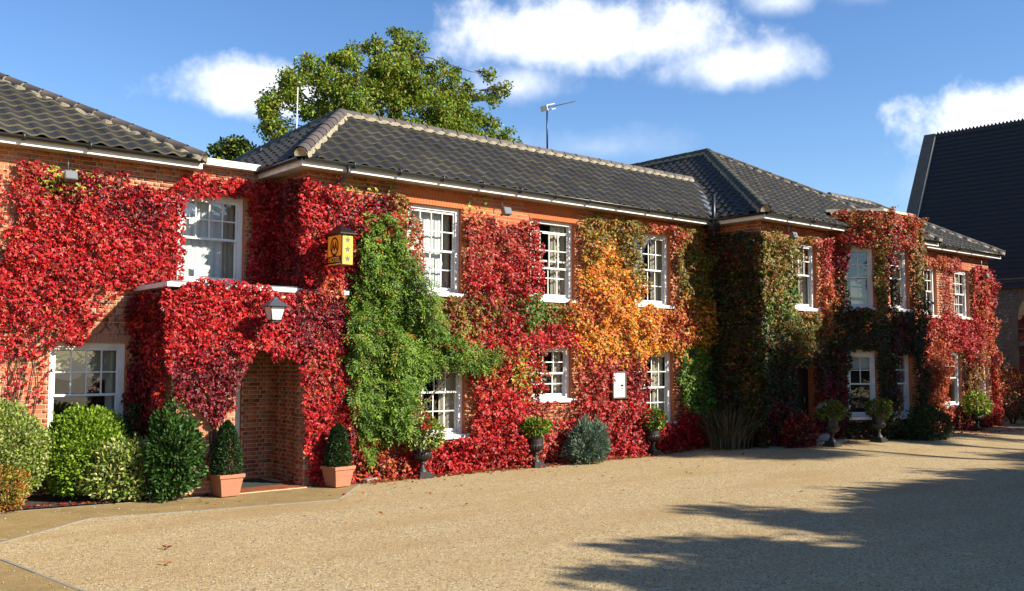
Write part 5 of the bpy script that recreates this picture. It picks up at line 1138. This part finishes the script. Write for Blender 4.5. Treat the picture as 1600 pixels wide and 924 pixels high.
def flood(x, y, z, label, ztop=5.63):
    t = thing('flood_light', (x, y, z), label, 'lamp', None); mb = MB(); mb.tube([(x, y+.14, z+.1), (x, y+.14, ztop)], .012, M['alu'], 6); mb.build('conduit', t)
    mb = MB(); R = Matrix.Translation((x, y, z)) @ Matrix.Rotation(-.35, 4, 'X'); mb.box(-.09, .09, -.05, .05, -.07, .07, M['alu'], R); mb.box(-.1, .1, -.065, -.05, -.08, .08, M['black'], R); mb.box(-.02, .02, .05, .17, -.01, .03, M['black'], R); mb.build('housing', t)
    mb = MB(); mb.box(-.085, .085, -.072, -.066, -.065, .065, M['floodglass'], R); mb.build('glass', t)
flood(4.55, 16.48, 5.2, 'floodlight hanging under the left wing eaves in the red creeper'); flood(12.70, 15.12, 5.28, 'floodlight under the main block eaves between two upper windows')
flood(20.72, 13.55, 5.3, 'floodlight on the cross wing eaves left of its upper window'); flood(32.35, 13.9, 4.98, 'floodlight on the far end wing in red creeper')
def noticeboard():
    t = thing('notice_board', (16.15, 15.35, 1.35), 'small white notice board in a wooden frame among the red creeper', 'notice board')
    mb = MB(); a, b, c, d = 15.92, 16.37, 1.34, 1.96; y = 15.18
    for q in ((a, a+.03, c, d), (b-.03, b, c, d), (a+.03, b-.03, c, c+.03), (a+.03, b-.03, d-.03, d)): mb.box(q[0], q[1], y, YM-.003, q[2], q[3], M['wood'])
    mb.build('frame', t); mb = MB(); mb.box(a+.03, b-.03, y+.015, YM-.004, c+.03, d-.03, M['paper']); pn = mb.build('panel', t)
    mb = MB()
    for (u, z, w, h) in ((.27, .27, .09, .05), (.29, .21, .05, .025), (.1, .42, .22, .008), (.1, .46, .25, .008), (.12, .38, .18, .008), (.26, .17, .08, .01)): mb.poly([(a+u, y+.0125, c+z), (a+u+w, y+.0125, c+z), (a+u+w, y+.0125, c+z+h), (a+u, y+.0125, c+z+h)], M['signblack'])
    mb.build('print', pn)
noticeboard()
def aerials():
    t = thing('television_aerial', (15.7, 17.13, 7.4), 'white and grey aerial on a black pole above the main roof ridge', 'aerial')
    mb = MB(); mb.tube([(15.7, 17.13, 7.2), (15.7, 17.13, 8.42)], .022, M['black'], 6); mb.build('pole', t)
    mb = MB(); mb.tube([(15.62, 17.13, 8.38), (16.62, 17.13, 8.72)], .014, M['lead'], 5)
    for i in range(9): f = .25+i*.085; x, z = 15.62+f, 8.38+.34*f; mb.tube([(x, 17.0, z), (x, 17.26, z)], .006, M['lead'], 4)
    mb.build('boom', t)
    mb = MB(); R = Matrix.Translation((15.72, 17.13, 8.43)) @ Matrix.Rotation(-.33, 4, 'Y'); mb.box(-.14, .14, -.12, .12, .03, .045, M['white'], R); mb.box(-.14, -.125, -.12, .12, -.09, .03, M['white'], R); mb.box(.02, .15, -.1, .1, -.09, -.075, M['white'], R); mb.build('reflector', t)
    t = thing('radio_mast', (9.9, 19.0, 7.0), 'thin pale mast standing on the left slope of the main roof', 'mast')
    mb = MB(); mb.tube([(9.9, 19, 6.5), (9.93, 19, 8.25)], [.016, .010], M['net'], 6); mb.build('rod', t); mb = MB(); mb.tube([(9.88, 18.95, 6.6), (9.9, 19, 7.1)], .03, M['alu'], 6); mb.build('clamp', t)
    t = thing('flue_pipe', (4.37, 20.4, 7.5), 'dark metal flue pipe on the left wing roof', 'flue')
    mb = MB(); mb.lathe([(.062, 0), (.062, .62), (.075, .63), (.075, .68), (.062, .70), (.055, .80), (.03, .86)], M['lead'], 14, (3.72, 19.3, 7.35)); mb.build('pipe', t); mb = MB(); mb.lathe([(.11, 0), (.09, .06), (.066, .09)], M['lead'], 14, (3.72, 19.3, 7.38)); mb.build('collar', t)
aerials()

# fallen leaves along the walls, a few on the gravel
def litter():
    n = 2600; x = np.concatenate([rng.uniform(9.2, 19.4, 1500), rng.uniform(2.9, 6.5, 500), rng.uniform(19.8, 33, 600)])
    y = np.concatenate([15.12-np.abs(rng.normal(size=1500))*.13-.03, 15.65-np.maximum(0, rng.uniform(0, 3.5, 500)-.0)*.0+np.abs(rng.normal(size=500))*.12-(x[1500:2000]-3)*.12, 13.3-np.abs(rng.normal(size=600))*.35])
    k = ~((x > 22.5) & (x < 27) & (y > 12.3)); x, y = x[k], y[k]; n = len(x)
    P = np.stack([x, y, ground_h(x, y)+rng.uniform(.012, .05, n)], 1); th = rng.uniform(0, 2*pi, n)
    o = leaves('fallen_leaves', P, np.stack([np.cos(th), np.sin(th), rng.normal(size=n)*.15], 1), nrm(np.array([[0, 0, 1.]])+rng.normal(size=(n, 3))*.35), rng.uniform(.05, .11, n), rng.uniform(.03, .055, n), pick(['litter', 'red'], [.75, .25], n), M['leafmatte'])
    tag(o, 'scattered red and orange leaves fallen along the foot of the walls', 'fallen leaves', kind='stuff')
    n = 90; x = rng.uniform(6, 24, n); y = 14.6-np.abs(rng.normal(size=n))*1.6; P = np.stack([x, y, ground_h(x, y)+.015], 1); th = rng.uniform(0, 6.28, n)
    o = leaves('drifted_leaves', P, np.stack([np.cos(th), np.sin(th), rng.normal(size=n)*.2], 1), nrm(np.array([[0, 0, 1.]])+rng.normal(size=(n, 3))*.4), rng.uniform(.05, .10, n), rng.uniform(.03, .05, n), pick(['litter', 'red'], [.8, .2], n), M['leafmatte']); tag(o, 'few small dry leaves blown out over the open gravel', 'fallen leaves', kind='stuff')
    for (x, y, c, lab, s) in ((4.30, 11.29, (.16, .006, .014), 'single dark red leaf lying on the gravel in the foreground', .095), (3.97, 10.42, (.42, .14, .06), 'single pale orange leaf lying flat on the foreground gravel', .09)):
        P = np.array([[x, y, .018]]*3); A = np.array([[.9, .3, .1], [.5, -.8, .12], [-.2, .9, .16]]); V, F = leafgeo(P, A, np.array([[0, 0, 1.]]*3), s, s*.5, fold=.25, droop=-.1)
        o = link('fallen_leaf', fastmesh('fallen_leaf', V, F, M['leafmatte'], np.array([c]*12))); tag(o, lab, 'leaf')
litter()
def pebbles(name, label, x0, x1, y0, y1, n, keep, smin, smax, cols):
    x = rng.uniform(x0, x1, n); y = rng.uniform(y0, y1, n); k = keep(x, y); x, y = x[k], y[k]; n = len(x)
    o8 = np.array([(1, 0, 0), (0, 1, 0), (-1, 0, 0), (0, -1, 0), (0, 0, .75), (0, 0, -.75)]); r = rng.uniform(smin, smax, n); th = rng.uniform(0, 6.28, n)
    V = o8[None]*r[:, None, None]*rng.uniform(.65, 1.25, (n, 6, 1)); c, s_ = np.cos(th)[:, None], np.sin(th)[:, None]
    X = V[..., 0]*c-V[..., 1]*s_; Y = V[..., 0]*s_+V[..., 1]*c; V = np.stack([X+x[:, None], Y+y[:, None], V[..., 2]+(ground_h(x, y)+.009+r*.3)[:, None]], -1).reshape(-1, 3)
    F = (np.arange(n)[:, None, None]*6+np.array([(0, 1, 4), (1, 2, 4), (2, 3, 4), (3, 0, 4), (1, 0, 5), (2, 1, 5), (3, 2, 5), (0, 3, 5)])[None]).reshape(-1, 3)
    C = np.array(cols)[rng.integers(0, len(cols), n)]*rng.uniform(.7, 1.2, (n, 1))
    tag(link(name, fastmesh(name, V, F, M['brick_c'], np.repeat(C, 6, 0))), label, 'gravel', kind='stuff')
GK = [(2.45, 11.98), (2.92, 12.99), (4.33, 14.1), (7.88, 13.5), (9.1, 14.8), (19, 15.0), (19, 9), (9, 4), (5, 4), (3.2, 6)]
pebbles('loose_gravel', 'loose tan stones lying on top of the gravel drive', 2.4, 14, 6.5, 14.8, 14000, lambda x, y: inpoly(x, y, GK) & (rng.random(len(x)) < ss(13.5, 7.5, y)*.9+.1), .004, .010, [(.42, .31, .15), (.50, .40, .24), (.34, .24, .11), (.24, .2, .15), (.55, .48, .36), (.38, .22, .12)])
pebbles('spilled_gravel', 'pale stones spilled from the drive onto the brown path', -1, 8.5, 9, 15.3, 900, lambda x, y: ~inpoly(x, y, GK) & (y < 15.5-(x-3)*.13) & (rng.random(len(x)) < .5), .006, .013, [(.5, .42, .28), (.6, .55, .45), (.42, .31, .15)])
mb = MB(); mb.prism([(9.32, 14.98), (9.62, 15.12), (9.55, 15.24), (9.28, 15.08)], 0, .07, M['stone']); tag(mb.build('edging_stone'), 'loose pale stone at the end of the path beside the porch', 'stone')

# ================================================================== trees
def tree(name, label, base, trunk, clusters, n, L, pals, probs, seed, group=None, r0=.3, matk='treeleaf', clump=1.0, twigs=True):
    """trunk = list of points; clusters = [(x,y,z,r)] leaf masses each fed by its own limb"""
    t = thing(name, base, label, 'tree', group); mb = MB(); k = len(trunk)
    mb.tube(trunk, [r0*(1-.62*i/(k-1)) for i in range(k)], M['bark'], 8); T = [Vector(p) for p in trunk]
    for c in clusters:
        cv = Vector(c[:3]); s = min(T[1:], key=lambda p: (p-cv).length+max(0, p.z-cv.z)*1.5); mid = s.lerp(cv, .5)+Vector((random.uniform(-.3, .3), random.uniform(-.3, .3), random.uniform(-.1, .4)))*min(1, c[3])
        w_ = min(1., c[3])**1.5*.6+.02; mb.tube([s, s.lerp(mid, .5)+Vector((0, 0, .12)), mid, mid.lerp(cv, .5)-Vector((0, 0, .08)), cv], [r0*.30*w_, r0*.24*w_, r0*.19*w_, r0*.13*w_, .015], M['bark'], 6)
        if twigs:
            for _ in range(5):
                d = Vector(rdir(1)[0]); mb.tube([mid.lerp(cv, random.uniform(.55, 1)), cv+d*c[3]*.7], [min(.02, r0*.05), .006], M['bark'], 4)
    mb.build('trunk', t)['kind'] = 'stuff'
    vol = np.array([c[3]**2.2 for c in clusters]); cnt = (n*vol/vol.sum()).astype(int); Ps = []; Cs = []; Ds = []
    for c, m in zip(clusters, cnt):
        sub = max(7, int(17*c[3]**1.2)); sd = rdir(sub)*rng.uniform(.45, 1., (sub, 1)); sr = rng.uniform(.26, .5, sub)*c[3]**.6*clump
        w = rng.integers(0, sub, m); d = rdir(m); P = np.array([c[:3]])+sd[w]*c[3]*.85*np.array([[1, 1, .85]])+d*(sr[w]*rng.random(m)**.4)[:, None]*np.array([[1, 1, .7]])
        Ps.append(P); Ds.append(d); Cs.append(pick(pals, probs, m)*rng.uniform(.75, 1.25, (sub, 1))[w])
    P, C, D = map(np.concatenate, (Ps, Cs, Ds)); m = len(P)
    leaves('crown', P, nrm(D*.6+rng.normal(size=(m, 3))*.7+np.array([[0, 0, -.15]])), nrm(np.array([[0, 0, .6]])+rng.normal(size=(m, 3))*.7), L*rng.uniform(.7, 1.3, m), L*.62, C, M[matk], t); return t
SUNV = np.array(SUN)
oak = [(20.2, 30, 14.2, .7), (20.6, 30.4, 13.6, .7), (19.5, 30, 13.3, .7), (18.6, 29.7, 12.9, .85), (17.5, 30, 12.9, .75), (16.9, 30.2, 12.2, .85), (19.9, 29.5, 12.4, 1.0), (18.5, 29.3, 11.8, 1.1), (21.0, 30.2, 12.8, .8), (22.0, 30, 13.2, .55), (22.6, 30.3, 13.7, .5), (21.9, 29.6, 12.2, .75), (22.9, 30, 12.5, .55), (23.6, 30, 12.9, .42), (24.6, 30.1, 12.9, .4), (24.3, 30, 13.9, .38), (24.9, 29.8, 13.4, .35), (24.0, 30, 12.0, .35),
       (15.6, 30, 11.7, .8), (14.9, 30, 11.0, .75), (16.2, 29.5, 11.0, .95), (17.5, 29.5, 10.8, 1.1), (19.3, 29.2, 10.8, 1.1), (21.0, 29.3, 11.0, 1.0), (22.4, 29.5, 11.0, .8), (15.0, 30, 10.0, .7), (22.6, 30, 10.2, .8), (23.8, 30, 11.1, .55), (24.8, 30.2, 11.0, .55), (25.6, 30.2, 10.8, .45), (24.2, 30, 10.3, .7), (26.0, 30, 10.3, .4), (19.0, 30.5, 13.9, .6), (20.0, 30.3, 14.8, .35), (20.8, 30, 14.4, .4), (24.4, 30, 11.7, .5), (25.1, 30, 11.5, .5), (25.7, 30, 11.2, .45), (23.7, 30, 12.0, .4), (26.1, 30, 10.9, .4), (21.4, 30, 13.6, .55), (23.2, 30.2, 13.2, .38), (24.5, 30, 13.3, .3), (18.0, 30.3, 13.4, .6), (16.2, 30.2, 12.7, .6), (15.2, 30.3, 11.9, .5), (14.4, 30, 10.5, .6), (17, 29, 11.6, 1.0), (20.5, 29, 11.7, 1.1), (22, 29.4, 11.6, .8), (23.4, 30, 11.8, .45), (19, 29, 12.8, .9), (18, 31, 9.6, 1.3), (20.5, 31, 9.6, 1.3), (16, 31, 9.4, 1.1)]
tree('oak_tree', 'large spreading oak with yellowing leaves rising behind the main roof', (19.5, 30, 0), [(19.5, 30.2, 0), (19.4, 30.2, 4), (19.2, 30.1, 7.5), (19.4, 30, 10), (19.9, 30, 12.2), (20.2, 30, 13.8)], oak, 54000, .13, ['oak', 'oakgold', 'darktree'], [.78, .14, .08], 5, r0=.5, clump=1.0)
tree('small_tree', 'small dark tree peeping over the roof left of the oak', (13.5, 30, 0), [(13.4, 30, 0), (13.4, 30, 4), (13.4, 30, 7), (13.4, 30, 9)], [(13.5, 30, 9.3, .6), (13.0, 30, 8.9, .6), (14.2, 30, 9.0, .6), (12.6, 30, 8.3, .7), (13.8, 30, 8.4, .8), (14.8, 30, 8.6, .5)], 5000, .15, ['darktree', 'oak'], [.7, .3], 6, r0=.25)
# tall trees across the drive, behind the photographer, with unseen hedge shrubs added: they shade the right of the gravel and the cross wing
def shade_caster(x, y, rx, zc, rz, n, seed):
    rnd = random.Random(seed); cl = []; m = max(10, int(rx*rz*5.5))
    for i in range(m):
        a = rnd.random()*6.3; q = sqrt(rnd.random())*.9; cl.append((x+rx*q*cos(a), y+rnd.uniform(-1.1, 1.1), zc+rz*q*sin(a), rnd.uniform(.55, .85)))
    tree('shade_caster', 'unseen tree or hedge shrub across the drive, shading the gravel', (x, y, 0), [(x, y, 0), (x+.1, y, zc*.4), (x-.1, y, zc*.8), (x, y, zc+rz*.4)], cl, n, .26, ['oak', 'darktree'], [.6, .4], seed, r0=.24, group='trees across the drive', clump=1.5, twigs=False)
SHADE = [(14.7, -6, 1.9, 6.4, 1.8), (16.4, -6, 1.9, 6.9, 1.7), (20.2, -6, 2.2, 7.5, 1.9), (24.0, -6, 2.4, 7.8, 2.0), (27.8, -6, 2.5, 8.0, 2.1), (31.4, -6, 2.5, 8.1, 2.2), (35.2, -6, 2.4, 8.0, 2.2), (18.3, -6.3, 1.8, 7.2, 1.6), (22.2, -6.3, 1.9, 7.9, 1.5), (26.0, -6.3, 2.0, 8.3, 1.5), (29.8, -6.3, 2.0, 8.5, 1.5), (33.6, -6.3, 1.9, 8.7, 1.4),
         (21.5, -7, 3, 4.8, 2.0), (27.5, -7, 3.6, 4.8, 2.2), (34, -7, 3.6, 5.0, 2.2), (15.4, 1.6, 1.5, 1.9, 1.0), (18.4, 2.9, 1.6, 1.8, 1.0), (21.8, 4.4, 1.6, 1.6, .9), (13.2, -2.2, 1.7, 3.0, 1.7), (18.2, -1.8, 2.2, 3.2, 1.8), (24, -1, 2.6, 3.6, 2.0), (31, 0, 3, 3.8, 2.2), (38, 0, 3, 4, 2.2),  # low hedge shrubs here, added out of view to block sky light
         (31.2, -6.2, 1.9, 13.5, 1.5), (34.4, -6.2, 2.3, 14.3, 2.2), (37.6, -6.2, 2.1, 14.6, 2.6), (42.3, -6, 2.8, 12.7, .75)]
for i, (x, y, rx, zc, rz) in enumerate(SHADE): shade_caster(x, y, rx, zc, rz, int(2000+rx*rz*1100), 80+i)
